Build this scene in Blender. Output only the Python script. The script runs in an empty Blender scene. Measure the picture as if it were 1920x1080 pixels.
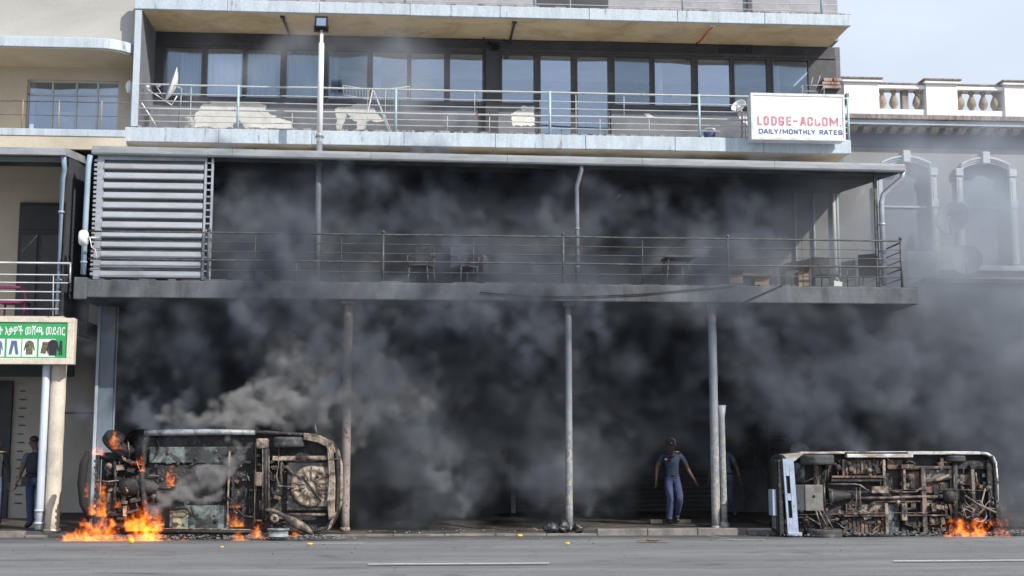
import bpy, math, random
import numpy as np
from mathutils import Vector, Matrix, noise as mnoise
R = math.radians
random.seed(7)
SC = bpy.context.scene
COL = SC.collection

# ------------------------------------------------------------------ camera, sky, sun, exposure
PITCH, YAW, EYE = 7.36, -4.1, 1.6
cd = bpy.data.cameras.new('camera'); cam = bpy.data.objects.new('camera', cd); COL.objects.link(cam)
cam.location = (0, 0, EYE); cam.rotation_euler = (R(90 + PITCH), 0, R(YAW))
cd.lens = 45; cd.sensor_width = 36; cd.clip_end = 3000
SC.camera = cam
SUN_AZ, SUN_EL = 47.0, 38.0            # degrees to the right of straight-behind-the-camera, elevation
W = bpy.data.worlds.new('World'); SC.world = W; W.use_nodes = True
wn, wl = W.node_tree.nodes, W.node_tree.links
bg = wn['Background']
sky = wn.new('ShaderNodeTexSky'); sky.sky_type = 'NISHITA'; sky.sun_disc = False
sky.sun_elevation = R(SUN_EL); sky.sun_rotation = R(180 - SUN_AZ)
sky.air_density = 1.0; sky.dust_density = 2.2; sky.ozone_density = 1.0; sky.altitude = 20
wn_tc = wn.new('ShaderNodeTexCoord'); wmp = wn.new('ShaderNodeMapping'); wmp.inputs['Scale'].default_value = (1.2, 1.2, 3.2)
wnz = wn.new('ShaderNodeTexNoise'); wnz.inputs['Scale'].default_value = 2.3; wnz.inputs['Detail'].default_value = 6
wrp = wn.new('ShaderNodeValToRGB'); wrp.color_ramp.elements[0].position = .36; wrp.color_ramp.elements[1].position = .75
wrp.color_ramp.elements[0].color = (.72, .72, .72, 1); wrp.color_ramp.elements[1].color = (.97, .97, .97, 1)
wmx = wn.new('ShaderNodeMix'); wmx.data_type = 'RGBA'
wl.new(wn_tc.outputs['Generated'], wmp.inputs[0]); wl.new(wmp.outputs[0], wnz.inputs['Vector']); wl.new(wnz.outputs[0], wrp.inputs[0])
wl.new(wrp.outputs[0], wmx.inputs[0]); wl.new(sky.outputs[0], wmx.inputs[6]); wmx.inputs[7].default_value = (7.9, 8.8, 10.2, 1)   # thin bright cloud veil
wl.new(wmx.outputs[2], bg.inputs['Color']); bg.inputs['Strength'].default_value = 0.085
sd = bpy.data.lights.new('sun', 'SUN'); sun = bpy.data.objects.new('sun', sd); COL.objects.link(sun)
sd.energy = 4.3; sd.angle = R(.5); sd.color = (1, .95, .87)
_az, _el = R(SUN_AZ), R(SUN_EL)
sundir = Vector((-math.sin(_az) * math.cos(_el), math.cos(_az) * math.cos(_el), -math.sin(_el)))
sun.rotation_euler = sundir.to_track_quat('-Z', 'Y').to_euler()
sun.location = (20, -20, 30)
SC.view_settings.view_transform = 'Standard'; SC.view_settings.look = 'None'
SC.view_settings.exposure = 0.36; SC.view_settings.gamma = 1; SC.view_settings.use_curve_mapping = False
cy = SC.cycles
cy.use_denoising = True
try: cy.denoiser = 'OPENIMAGEDENOISE'
except Exception: pass
cy.volume_bounces = 2; cy.max_bounces = 8; cy.transparent_max_bounces = 16; cy.diffuse_bounces = 3
cy.volume_max_steps = 512

# ------------------------------------------------------------------ measuring helpers
_M = Matrix.Rotation(R(YAW), 3, 'Z') @ Matrix.Rotation(R(90 + PITCH), 3, 'X')
def P(px, py, Y):
    d = _M @ Vector((px - 960, 540 - py, -2400)); t = Y / d.y
    return Vector((d.x * t, Y, EYE + d.z * t))
def X(px, py, Y): return P(px, py, Y).x
def Z(px, py, Y): return P(px, py, Y).z

# ------------------------------------------------------------------ building helpers
def wloc(o):
    v = Vector((0, 0, 0))
    while o is not None: v += o.location; o = o.parent
    return v
def thing(name, label, cat, loc=(0, 0, 0), group=None, kind=None):
    o = bpy.data.objects.new(name, None); COL.objects.link(o); o.location = loc
    o['label'] = label; o['category'] = cat
    if group: o['group'] = group
    if kind: o['kind'] = kind
    o.empty_display_size = .3
    return o
def tag(o, label, cat=None, group=None, kind=None):
    o['label'] = label
    if cat: o['category'] = cat
    if group: o['group'] = group
    if kind: o['kind'] = kind
    return o
class MB:
    def __init__(s): s.v = []; s.f = []; s.sm = []
    def add(s, vs, fs, smooth=False):
        b = len(s.v); s.v += [tuple(v) for v in vs]
        for f in fs: s.f.append(tuple(i + b for i in f)); s.sm.append(smooth)
        return s
    def box(s, x0, x1, y0, y1, z0, z1, rot=None, c=None):
        vs = [Vector((x, y, z)) for x in (x0, x1) for y in (y0, y1) for z in (z0, z1)]
        if rot is not None:
            cc = Vector(((x0+x1)/2, (y0+y1)/2, (z0+z1)/2)) if c is None else Vector(c)
            vs = [cc + rot @ (v - cc) for v in vs]
        return s.add(vs, [(0,1,3,2),(4,6,7,5),(0,4,5,1),(2,3,7,6),(0,2,6,4),(1,5,7,3)])
    def tube(s, pts, r, n=8, cap=True, smooth=True):
        pts = [Vector(p) for p in pts]; k = len(pts); rs = r if isinstance(r, (list, tuple)) else [r]*k
        rings = []; up = None
        for i, p in enumerate(pts):
            t = (pts[min(i+1, k-1)] - pts[max(i-1, 0)]).normalized()
            if up is None: up = Vector((0, 0, 1)) if abs(t.z) < .9 else Vector((0, 1, 0))
            a = t.cross(up)
            if a.length < 1e-4: a = t.orthogonal()
            a.normalize(); b = t.cross(a).normalized(); up = b.cross(t) * -1 if False else up
            rings.append([p + (a*math.cos(2*math.pi*j/n) + b*math.sin(2*math.pi*j/n))*rs[i] for j in range(n)])
        vs = [v for rg in rings for v in rg]; fs = []
        for i in range(k-1):
            for j in range(n): fs.append((i*n+j, i*n+(j+1)%n, (i+1)*n+(j+1)%n, (i+1)*n+j))
        s.add(vs, fs, smooth)
        if cap: s.add(rings[0], [tuple(range(n))[::-1]]); s.add(rings[-1], [tuple(range(n))])
        return s
    def lathe(s, prof, c=(0,0,0), n=20, axis='Z', smooth=True, arc=None):   # prof: (radius, height along axis)
        vs = []; fs = []; k = len(prof)
        for (r, h) in prof:
            for j in range(n):
                a = 2*math.pi*j/n
                p = (r*math.cos(a), r*math.sin(a), h)
                if axis == 'Y': p = (p[0], p[2], p[1])
                if axis == 'X': p = (p[2], p[0], p[1])
                vs.append(Vector(p) + Vector(c))
        for i in range(k-1):
            for j in range(n): fs.append((i*n+j, i*n+(j+1)%n, (i+1)*n+(j+1)%n, (i+1)*n+j))
        return s.add(vs, fs, smooth)
    def prism(s, poly, y0, y1, plane='XZ', poly2=None):       # polygon in a plane, extruded along the third axis
        q = poly2 or poly; n = len(poly)
        def m(a, b, h): return {'XZ': (a, h, b), 'XY': (a, b, h), 'YZ': (h, a, b)}[plane]
        vs = [m(a, b, y0) for a, b in poly] + [m(a, b, y1) for a, b in q]
        fs = [tuple(range(n)), tuple(range(2*n-1, n-1, -1))] + [(i, n+i, n+(i+1)%n, (i+1)%n) for i in range(n)]
        return s.add(vs, fs)
    def ell(s, c, r, n=10, m=8, jit=0, seed=0):
        rnd = random.Random(seed); c = Vector(c); vs = []; fs = []
        for i in range(m+1):
            th = math.pi*i/m
            for j in range(n):
                a = 2*math.pi*j/n; k = 1 + (rnd.uniform(-jit, jit) if 0 < i < m else 0)
                vs.append(c + Vector((r[0]*math.sin(th)*math.cos(a)*k, r[1]*math.sin(th)*math.sin(a)*k, r[2]*math.cos(th)*k)))
        for i in range(m):
            for j in range(n): fs.append((i*n+j, (i+1)*n+j, (i+1)*n+(j+1)%n, i*n+(j+1)%n))
        return s.add(vs, fs, True)
    def build(s, name, mat, parent=None, origin=None, bevel=0, label=None):
        if parent is not None: o0 = wloc(parent)
        elif origin is not None: o0 = Vector(origin)
        else:
            a = np.array(s.v); o0 = Vector(((a[:,0].min()+a[:,0].max())/2, (a[:,1].min()+a[:,1].max())/2, a[:,2].min()))
        me = bpy.data.meshes.new(name)
        me.from_pydata([(v[0]-o0.x, v[1]-o0.y, v[2]-o0.z) for v in s.v], [], s.f)
        me.polygons.foreach_set('use_smooth', s.sm)
        me.validate()
        import bmesh
        bm = bmesh.new(); bm.from_mesh(me); bmesh.ops.remove_doubles(bm, verts=bm.verts, dist=1e-5); bmesh.ops.recalc_face_normals(bm, faces=bm.faces)
        bm.to_mesh(me); bm.free()
        if mat is not None: me.materials.append(mat)
        o = bpy.data.objects.new(name, me); COL.objects.link(o)
        if parent is not None: o.parent = parent
        else: o.location = o0
        if bevel:
            b = o.modifiers.new('bevel', 'BEVEL'); b.width = bevel; b.segments = 2; b.limit_method = 'ANGLE'; b.angle_limit = R(40)
        if label: o['label'] = label
        return o
def B(*a): return MB().box(*a)
def inst(src, off, parent=None, name=None):
    o = src.copy(); COL.objects.link(o); o.parent = parent if parent is not None else src.parent
    o.location = src.location + Vector(off)
    return o
def copy_tree(o, parent=None):
    c = o.copy(); COL.objects.link(c); c.parent = parent
    for ch in [q for q in bpy.data.objects if q.parent == o]: copy_tree(ch, c)
    return c
def jitter_mesh(o, amp, scale, seed=0):
    for v in o.data.vertices:
        v.co += mnoise.noise_vector(v.co*scale + Vector((seed, seed, seed)))*amp

# ------------------------------------------------------------------ materials
def newmat(name):
    m = bpy.data.materials.new(name); m.use_nodes = True
    nt = m.node_tree; return m, nt, nt.nodes['Principled BSDF']
def mat(name, c1, c2=None, scale=2.0, lo=.4, hi=.65, rough=.7, r2=None, bump=.0, bscale=None, stretch=(1,1,1), c3=None, s3=8.0, lo3=.6, hi3=.7,
        metal=0, fine=.12, detail=6, spec=.5, zmax=None):
    m, nt, bs = newmat(name); N, L = nt.nodes, nt.links
    geo = N.new('ShaderNodeNewGeometry')
    bs.inputs['Roughness'].default_value = rough; bs.inputs['Metallic'].default_value = metal
    bs.inputs['Specular IOR Level'].default_value = spec
    mp = N.new('ShaderNodeMapping'); mp.inputs['Scale'].default_value = stretch; L.new(geo.outputs['Position'], mp.inputs[0])
    def nz(sc, vec, det=detail, dist=0):
        n = N.new('ShaderNodeTexNoise'); n.inputs['Scale'].default_value = sc; n.inputs['Detail'].default_value = det
        n.inputs['Roughness'].default_value = .62; n.inputs['Distortion'].default_value = dist; L.new(vec, n.inputs['Vector']); return n.outputs[0]
    def ramp(v, a, b):
        r = N.new('ShaderNodeMapRange'); r.inputs[1].default_value = a; r.inputs[2].default_value = b; L.new(v, r.inputs[0]); return r.outputs[0]
    def mix(fac, a, b):
        x = N.new('ShaderNodeMix'); x.data_type = 'RGBA'; L.new(fac, x.inputs[0])
        for i, c in ((6, a), (7, b)):
            if isinstance(c, tuple): x.inputs[i].default_value = (*c, 1)
            else: L.new(c, x.inputs[i])
        return x.outputs[2]
    col = c1; fac = None
    if c2 is not None:
        fac = ramp(nz(scale, mp.outputs[0], dist=.4), lo, hi); col = mix(fac, c1, c2)
    if c3 is not None:
        f3 = ramp(nz(s3, mp.outputs[0], dist=.3), lo3, hi3)
        if zmax is not None:      # chipping only on the lower part, where people and vehicles knock it
            sp_ = N.new('ShaderNodeSeparateXYZ'); L.new(geo.outputs['Position'], sp_.inputs[0]); zr_ = N.new('ShaderNodeMapRange'); zr_.inputs[1].default_value = zmax; zr_.inputs[2].default_value = zmax-1.0; L.new(sp_.outputs['Z'], zr_.inputs[0])
            mm = N.new('ShaderNodeMath'); mm.operation = 'MULTIPLY'; L.new(f3, mm.inputs[0]); L.new(zr_.outputs[0], mm.inputs[1]); f3 = mm.outputs[0]
        col = mix(f3, col, c3)
    if fine:
        f = ramp(nz(38, geo.outputs['Position'], 4), .25, .75)
        hs = N.new('ShaderNodeHueSaturation'); mr = N.new('ShaderNodeMapRange'); mr.inputs[3].default_value = 1-fine*1.6; mr.inputs[4].default_value = 1+fine
        L.new(f, mr.inputs[0]); L.new(mr.outputs[0], hs.inputs['Value'])
        if isinstance(col, tuple): hs.inputs['Color'].default_value = (*col, 1)
        else: L.new(col, hs.inputs['Color'])
        col = hs.outputs[0]
    if isinstance(col, tuple): bs.inputs['Base Color'].default_value = (*col, 1)
    else: L.new(col, bs.inputs['Base Color'])
    if r2 is not None and fac is not None:
        mr = N.new('ShaderNodeMapRange'); L.new(fac, mr.inputs[0]); mr.inputs[3].default_value = rough; mr.inputs[4].default_value = r2; L.new(mr.outputs[0], bs.inputs['Roughness'])
    if bump:
        b = N.new('ShaderNodeBump'); b.inputs['Strength'].default_value = min(1, bump*2); b.inputs['Distance'].default_value = .02*max(1, bump*2)
        L.new(nz(bscale or 14, geo.outputs['Position'], 8), b.inputs['Height']); L.new(b.outputs[0], bs.inputs['Normal'])
    return m
M = {}
M['asphalt'] = mat('asphalt', (.145,.148,.156), (.19,.192,.2), .9, .35, .7, .85, bump=.25, bscale=60, stretch=(.35,1,1), c3=(.085,.087,.092), s3=1.7, lo3=.57, hi3=.72, fine=.3)
def asphalt_extra(m):
    nt = m.node_tree; N, L = nt.nodes, nt.links; bs = N['Principled BSDF']; src = bs.inputs['Base Color'].links[0].from_socket
    geo = N.new('ShaderNodeNewGeometry')
    def tex(kind, scale, st, **k):
        mp = N.new('ShaderNodeMapping'); mp.inputs['Scale'].default_value = st; L.new(geo.outputs['Position'], mp.inputs[0]); t = N.new(kind); t.inputs['Scale'].default_value = scale; L.new(mp.outputs[0], t.inputs['Vector'])
        for a, v in k.items(): setattr(t, a, v)
        return t
    def mul(c, v, lo, hi, a, b):
        r = N.new('ShaderNodeMapRange'); r.inputs[1].default_value = lo; r.inputs[2].default_value = hi; r.inputs[3].default_value = a; r.inputs[4].default_value = b; L.new(v, r.inputs[0])
        h = N.new('ShaderNodeHueSaturation'); L.new(c, h.inputs['Color']); L.new(r.outputs[0], h.inputs['Value']); return h.outputs[0]
    t = tex('ShaderNodeTexNoise', 1.0, (.12, 1.3, 1)); t.inputs['Detail'].default_value = 5; c = mul(src, t.outputs[0], .35, .68, 1.18, .80)      # wheel tracks
    n0 = tex('ShaderNodeTexNoise', 1.6, (1, 1, 1)); n0.inputs['Detail'].default_value = 3
    mx = N.new('ShaderNodeVectorMath'); mx.operation = 'MULTIPLY_ADD'; mx.inputs[1].default_value = (.5, .5, .5); L.new(n0.outputs['Color'], mx.inputs[0]); L.new(geo.outputs['Position'], mx.inputs[2])
    v = N.new('ShaderNodeTexVoronoi'); v.feature = 'DISTANCE_TO_EDGE'; v.inputs['Scale'].default_value = .55; L.new(mx.outputs[0], v.inputs['Vector']); c = mul(c, v.outputs['Distance'], .002, .010, .80, 1.0)   # cracks
    g_ = tex('ShaderNodeTexNoise', 90, (1, 1, 1)); c = mul(c, g_.outputs[0], .62, .74, 1.0, 1.7)                       # pale stone chips
    sp_ = N.new('ShaderNodeSeparateXYZ'); L.new(geo.outputs['Position'], sp_.inputs[0]); zn = tex('ShaderNodeTexNoise', 1.2, (.6, 2, 1)); zn.inputs['Detail'].default_value = 6
    ad = N.new('ShaderNodeMath'); ad.operation = 'MULTIPLY_ADD'; ad.inputs[1].default_value = 2.6; L.new(zn.outputs[0], ad.inputs[0]); L.new(sp_.outputs['Y'], ad.inputs[2])
    c = mul(c, ad.outputs[0], 25.3, 26.2, 1.0, .42)          # soot and water run-off along the gutter
    o1 = tex('ShaderNodeTexNoise', .9, (1, 1, 1)); c = mul(c, o1.outputs[0], .64, .72, 1.0, .72)     # oil spots
    L.new(c, bs.inputs['Base Color'])
asphalt_extra(M['asphalt'])
M['line'] = mat('road_paint', (.62,.62,.6), (.28,.28,.28), 6, .5, .68, .6, fine=.2)
M['pave'] = mat('pavement_concrete', (.13,.115,.10), (.05,.045,.042), 1.2, .35, .65, .7, r2=.35, bump=.2, bscale=30, c3=(.2,.17,.14), s3=2.3, lo3=.6, hi3=.7, fine=.25)
M['kerb'] = mat('kerb_concrete', (.24,.22,.2), (.12,.105,.095), 2.5, .4, .65, .8, bump=.3, bscale=25, fine=.25)
M['slab'] = mat('weathered_pale_paint', (.47,.54,.60), (.34,.39,.44), 3.0, .45, .75, .6, bump=.12, bscale=22, stretch=(2.2,1,.35), c3=(.15,.14,.135), s3=3.6, lo3=.62, hi3=.74, fine=.14)
M['slabtop'] = mat('crumbling_concrete', (.33,.32,.31), (.12,.11,.10), 9, .45, .62, .85, bump=.5, bscale=30, fine=.3)
M['soffit'] = mat('stained_ochre_soffit', (.74,.58,.36), (.50,.36,.20), 1.3, .42, .7, .8, bump=.15, bscale=9, c3=(.16,.11,.07), s3=2.2, lo3=.66, hi3=.75, fine=.12)
M['greywall'] = mat('grey_painted_wall', (.17,.18,.205), (.12,.125,.145), 1.6, .4, .65, .75, bump=.1, bscale=18, fine=.1)
M['topwall'] = mat('lit_grey_wall', (.33,.33,.36), (.24,.24,.27), 1.6, .4, .65, .75, bump=.1, bscale=18, fine=.1)  # grey wall paint again, paler: sunlight on the top storey put into colour
M['lintel'] = mat('dark_lintel_paint', (.070,.068,.078), (.045,.044,.052), 2, .4, .65, .7, fine=.15)
M['frame'] = mat('brown_window_frame', (.050,.050,.058), (.08,.076,.078), 6, .5, .7, .5, fine=.12)
M['peel'] = mat('bare_cream_plaster', (.66,.65,.62), (.50,.49,.475), 5, .45, .7, .8, bump=.2, fine=.1, c3=(.35,.2,.15), s3=7, lo3=.7, hi3=.74)
M['railblue'] = mat('turquoise_rail_paint', (.30,.48,.54), (.42,.54,.58), 8, .45, .6, .5, c3=(.2,.12,.08), s3=14, lo3=.66, hi3=.7, fine=.15)
M['railgrey'] = mat('grey_rail_paint', (.42,.45,.46), (.50,.50,.47), 7, .45, .6, .5, c3=(.25,.14,.08), s3=11, lo3=.62, hi3=.68, fine=.15)
M['raildark'] = mat('sooty_rail', (.055,.055,.06), (.11,.11,.115), 7, .45, .6, .55, fine=.15)
M['galv'] = mat('galvanised_sheet', (.43,.455,.49), (.31,.33,.365), 2.5, .4, .65, .42, r2=.6, metal=.4, stretch=(.6,1,3), fine=.08)
M['gutter'] = mat('weathered_gutter_metal', (.36,.38,.40), (.25,.265,.28), 1.5, .4, .65, .5, metal=.2, stretch=(1,1,4), c3=(.2,.17,.14), s3=3, lo3=.68, hi3=.74, fine=.1)
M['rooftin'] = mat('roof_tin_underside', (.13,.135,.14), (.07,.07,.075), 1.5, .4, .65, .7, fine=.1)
M['deck'] = mat('sooty_grey_concrete', (.125,.135,.152), (.055,.059,.067), 1.8, .4, .65, .8, bump=.25, bscale=14, stretch=(1.2,1,.5), c3=(.2,.2,.2), s3=3.5, lo3=.66, hi3=.75, fine=.2)
M['sootshadewall'] = mat('soot_and_shade_wall', (.032,.033,.036), (.018,.018,.02), 1.0, .35, .65, .85, bump=.15, fine=.15)  # soot and the gallery's deep shade put together into a near-black colour
M['shutter'] = mat('sooty_shutter_steel', (.17,.165,.165), (.10,.097,.098), .9, .35, .65, .85, metal=0, fine=.12, stretch=(.5,1,1))
M['pole'] = mat('chipped_grey_blue_paint', (.23,.255,.285), (.16,.178,.20), 1.4, .4, .65, .5, bump=.12, bscale=40, c3=(.38,.34,.29), s3=16, lo3=.47, hi3=.58, fine=.2, zmax=2.6)
M['polerust'] = mat('rusty_column_paint', (.34,.29,.26), (.22,.19,.18), 3, .4, .65, .65, bump=.15, bscale=40, c3=(.13,.06,.035), s3=16, lo3=.57, hi3=.62, fine=.2)
M['whitepole'] = mat('white_pole_paint', (.80,.80,.80), (.62,.62,.62), 2, .5, .8, .4, fine=.05)
M['steelcol'] = mat('blue_grey_steel', (.17,.22,.28), (.27,.31,.35), 1.2, .4, .65, .5, metal=.1, stretch=(1,1,.4), fine=.1)
M['cream'] = mat('cream_render', (.55,.49,.39), (.46,.41,.32), 1.0, .4, .7, .8, bump=.1, fine=.08)
M['creamcol'] = mat('cream_column_paint', (.60,.54,.45), (.48,.43,.36), 2.5, .45, .7, .7, bump=.15, bscale=25, fine=.12)
M['greycream'] = mat('grey_cream_parapet', (.44,.43,.40), (.36,.35,.33), .8, .4, .7, .8, fine=.06, stretch=(.4,1,1.5))
M['dullcream'] = mat('dull_cream_shop_wall', (.52,.49,.44), (.42,.40,.36), 1.0, .4, .7, .8, fine=.08, c3=(.12,.11,.10), s3=1.6, lo3=.68, hi3=.76)
M['darkpanel'] = mat('dark_panel', (.035,.038,.045), (.055,.058,.065), 2, .4, .7, .6, fine=.1)
M['victwall'] = mat('grey_old_render', (.25,.245,.245), (.20,.197,.20), 1.1, .4, .7, .8, bump=.12, fine=.1, c3=(.38,.37,.35), s3=2.6, lo3=.6, hi3=.75)
M['victdark'] = mat('slate_and_shade_paint', (.15,.18,.225), (.12,.145,.185), 1.5, .4, .7, .75, fine=.08)
M['victwhite'] = mat('white_parapet_paint', (.80,.78,.77), (.62,.59,.57), 3, .55, .8, .7, bump=.1, c3=(.3,.25,.22), s3=5, lo3=.69, hi3=.76, fine=.06)
M['victmould'] = mat('pale_moulding_paint', (.48,.53,.56), (.38,.42,.45), 4, .45, .7, .7, fine=.08)
M['coping'] = mat('lichened_coping', (.16,.13,.12), (.30,.25,.23), 6, .42, .6, .85, bump=.3, fine=.2, stretch=(3,1,.6))
M['stone'] = mat('tan_stone', (.34,.28,.21), (.22,.18,.14), 5, .4, .65, .8, bump=.2, fine=.2)
M['brick'] = mat('red_brick', (.26,.14,.11), (.42,.36,.32), 5, .4, .65, .85, bump=.3, fine=.2)
M['signwhite'] = mat('sign_white', (.86,.86,.87), (.80,.80,.82), 1.5, .5, .8, .35, fine=.02)
M['signframe'] = mat('sign_frame', (.62,.64,.64), (.45,.45,.44), 4, .5, .7, .5, fine=.08)
M['faded_red'] = mat('faded_red_print', (.44,.13,.18), (.56,.30,.35), 9, .38, .62, .5, fine=.1, stretch=(3,1,.6))
M['navy'] = mat('navy_print', (.04,.08,.24), (.10,.14,.30), 12, .5, .7, .5, fine=.05)
M['green'] = mat('green_print', (.03,.30,.10), (.05,.36,.13), 2, .4, .7, .5, fine=.05)
M['greendark'] = mat('dark_green_board', (.03,.055,.045), (.05,.075,.06), 4, .4, .7, .6, fine=.1)
M['boardframe'] = mat('cream_board_frame', (.62,.56,.47), (.46,.41,.34), 5, .45, .7, .7, bump=.1, fine=.12)
M['print_white'] = mat('print_white', (.68,.70,.68), fine=.03)
M['print_denim'] = mat('print_denim', (.06,.10,.20), (.12,.17,.28), 30, .4, .6, fine=.1)
M['print_camo'] = mat('print_camo', (.17,.15,.09), (.05,.055,.035), 40, .45, .55, fine=.1)
M['print_black'] = mat('print_black', (.02,.02,.025), fine=.05)
M['pvc'] = mat('pale_blue_pvc', (.50,.55,.62), (.40,.45,.52), 1.5, .4, .7, .45, fine=.05, stretch=(1,1,.3))
M['pipeblue'] = mat('blue_grey_downpipe', (.26,.35,.43), (.20,.28,.36), 1.5, .4, .7, .5, fine=.06)
M['white'] = mat('white_plastic', (.78,.78,.78), (.66,.66,.66), 5, .5, .8, .4, fine=.04)
M['dish'] = mat('grey_dish', (.42,.44,.46), (.36,.38,.40), 3, .5, .8, .5, fine=.04)
M['acwhite'] = mat('aged_white_casing', (.55,.56,.55), (.44,.44,.43), 3, .5, .8, .5, fine=.06)
M['black'] = mat('black_plastic', (.02,.02,.022), fine=.1, rough=.8, spec=.25)
M['wood'] = mat('cardboard_brown', (.25,.18,.12), (.17,.12,.08), 5, .4, .7, .8, fine=.15)
M['redrod'] = mat('red_orange_paint', (.72,.13,.05), (.55,.10,.05), 6, .5, .7, .5, fine=.08)
M['magenta'] = mat('magenta_plastic', (.20,.02,.09), fine=.05, rough=.5)
M['orange'] = mat('orange_peel', (.80,.42,.02), (.86,.55,.04), 9, .4, .7, .5, fine=.06)
M['rubber'] = mat('scorched_tyre_rubber', (.045,.047,.05), (.13,.135,.14), 5, .5, .7, .8, bump=.3, bscale=30, fine=.2)
M['soot'] = mat('sooted_steel', (.018,.018,.02), (.055,.052,.05), 4.5, .48, .66, .65, bump=.55, bscale=18, c3=(.20,.17,.14), s3=13, lo3=.60, hi3=.70, fine=.3)
M['rust'] = mat('burnt_rusted_steel', (.20,.12,.08), (.03,.027,.027), 4, .40, .58, .75, bump=.5, bscale=22, c3=(.36,.26,.18), s3=9, lo3=.56, hi3=.68, fine=.3)
M['ash'] = mat('ash_coated_steel', (.37,.31,.25), (.10,.07,.055), 5, .40, .58, .8, bump=.4, bscale=28, c3=(.03,.028,.03), s3=5, lo3=.54, hi3=.66, fine=.3)
M['burntwhite'] = mat('scorched_white_paint', (.60,.60,.60), (.28,.24,.20), 4.5, .44, .60, .5, r2=.8, c3=(.04,.04,.042), s3=5.5, lo3=.60, hi3=.67, fine=.18, stretch=(.6,1,1.6))
M['bluewhite'] = mat('grimy_bumper_paint', (.36,.43,.55), (.27,.32,.42), 5, .45, .65, .5, c3=(.05,.05,.055), s3=9, lo3=.66, hi3=.72, fine=.15)
M['teal'] = mat('scorched_teal_underseal', (.20,.25,.25), (.04,.045,.05), 4, .38, .58, .7, bump=.35, bscale=26, c3=(.02,.02,.022), s3=3, lo3=.48, hi3=.60, fine=.3)
M['yellowed'] = mat('yellowed_underseal', (.42,.40,.22), (.20,.24,.22), 7, .42, .6, .7, bump=.35, bscale=26, c3=(.04,.04,.04), s3=8, lo3=.58, hi3=.64, fine=.3)
M['plate'] = mat('guard_plate_steel', (.21,.20,.185), (.13,.125,.12), 4, .4, .65, .6, fine=.2, metal=.2)
M['pipe'] = mat('heat_greyed_pipe', (.23,.18,.145), (.04,.034,.032), 5, .40, .57, .6, metal=.1, fine=.25)
M['rim'] = mat('ashen_rim', (.30,.33,.36), (.12,.13,.14), 6, .45, .65, .6, fine=.15, metal=.3)
M['rubble'] = mat('grey_ash_rubble', (.25,.245,.245), (.07,.07,.07), 14, .45, .6, .9, bump=.4, fine=.3)
M['binbag'] = mat('black_bin_bag', (.03,.032,.036), (.09,.095,.10), 14, .55, .7, .25, fine=.1, bump=.6, bscale=16)
M['skin'] = mat('dark_brown_skin', (.10,.052,.033), (.14,.075,.048), 14, .4, .7, .5, fine=.05)
M['shirt'] = mat('navy_uniform_shirt', (.014,.024,.052), (.024,.038,.075), 9, .4, .7, .85, fine=.08, bump=.3, bscale=16)
M['shirtblue'] = mat('slate_blue_shirt', (.09,.12,.18), (.065,.09,.14), 9, .4, .7, .85, fine=.08, bump=.3, bscale=16)
M['trousers'] = mat('blue_uniform_trousers', (.04,.06,.135), (.025,.038,.09), 8, .4, .7, .85, fine=.08, bump=.4, bscale=13)
M['trouserdk'] = mat('dusky_blue_trousers', (.06,.07,.115), (.04,.045,.08), 8, .4, .7, .85, fine=.08, bump=.4, bscale=13)
M['boot'] = mat('black_boot_leather', (.014,.014,.015), fine=.05, rough=.4)
M['vest'] = mat('dark_vest_fabric', (.018,.02,.028), (.03,.033,.042), 9, .4, .7, .85, fine=.1, bump=.3)
M['gold'] = mat('gold_badge', (.55,.36,.10), fine=.05, rough=.5)
M['curtain'] = mat('pale_net_curtain', (.84,.88,.93), (.72,.78,.86), 3, .4, .7, .9, fine=.03, stretch=(4,1,.2))
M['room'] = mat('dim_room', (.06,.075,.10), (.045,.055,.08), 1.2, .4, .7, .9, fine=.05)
M['sack'] = mat('mottled_grey_sack', (.50,.47,.47), (.32,.29,.29), 9, .42, .6, .9, fine=.2, bump=.3)

def glassmat(name, tint, rfl, rough=.03):
    m, nt, bs = newmat(name); N, L = nt.nodes, nt.links; N.remove(bs)
    t = N.new('ShaderNodeBsdfTransparent'); t.inputs[0].default_value = (*tint, 1)
    g = N.new('ShaderNodeBsdfGlossy'); g.inputs['Roughness'].default_value = rough; g.inputs[0].default_value = (.78,.88,1,1)
    geo = N.new('ShaderNodeNewGeometry'); nz = N.new('ShaderNodeTexNoise'); nz.inputs['Scale'].default_value = .8; nz.inputs['Detail'].default_value = 1
    b = N.new('ShaderNodeBump'); b.inputs['Strength'].default_value = .3; b.inputs['Distance'].default_value = .06
    L.new(geo.outputs['Position'], nz.inputs['Vector']); L.new(nz.outputs[0], b.inputs['Height']); L.new(b.outputs[0], g.inputs['Normal'])
    x = N.new('ShaderNodeMixShader'); x.inputs[0].default_value = rfl
    L.new(t.outputs[0], x.inputs[1]); L.new(g.outputs[0], x.inputs[2]); L.new(x.outputs[0], N['Material Output'].inputs['Surface'])
    return m
M['glass'] = glassmat('window_glass', (.86,.91,.98), .24)
M['glass_b'] = glassmat('window_glass_dusty', (.70,.78,.84), .17, .08)
M['glass_c'] = glassmat('window_glass_clear', (.80,.86,.95), .30, .02)
M['lampglass'] = glassmat('lamp_glass', (.7,.75,.8), .3, .15)

# heights and depths of the street front (metres from the camera across the street)
YK, YC, YG, YR, YF = 25.4, 25.8, 25.5, 25.6, 25.6      # kerb, columns, gallery deck edge, rail, canopy edge
YB, YW, YGW, YS = 26.8, 28.3, 29.8, 30.5               # upper balcony edge, upper wall, gallery wall, shop fronts
PZ = .12

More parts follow.
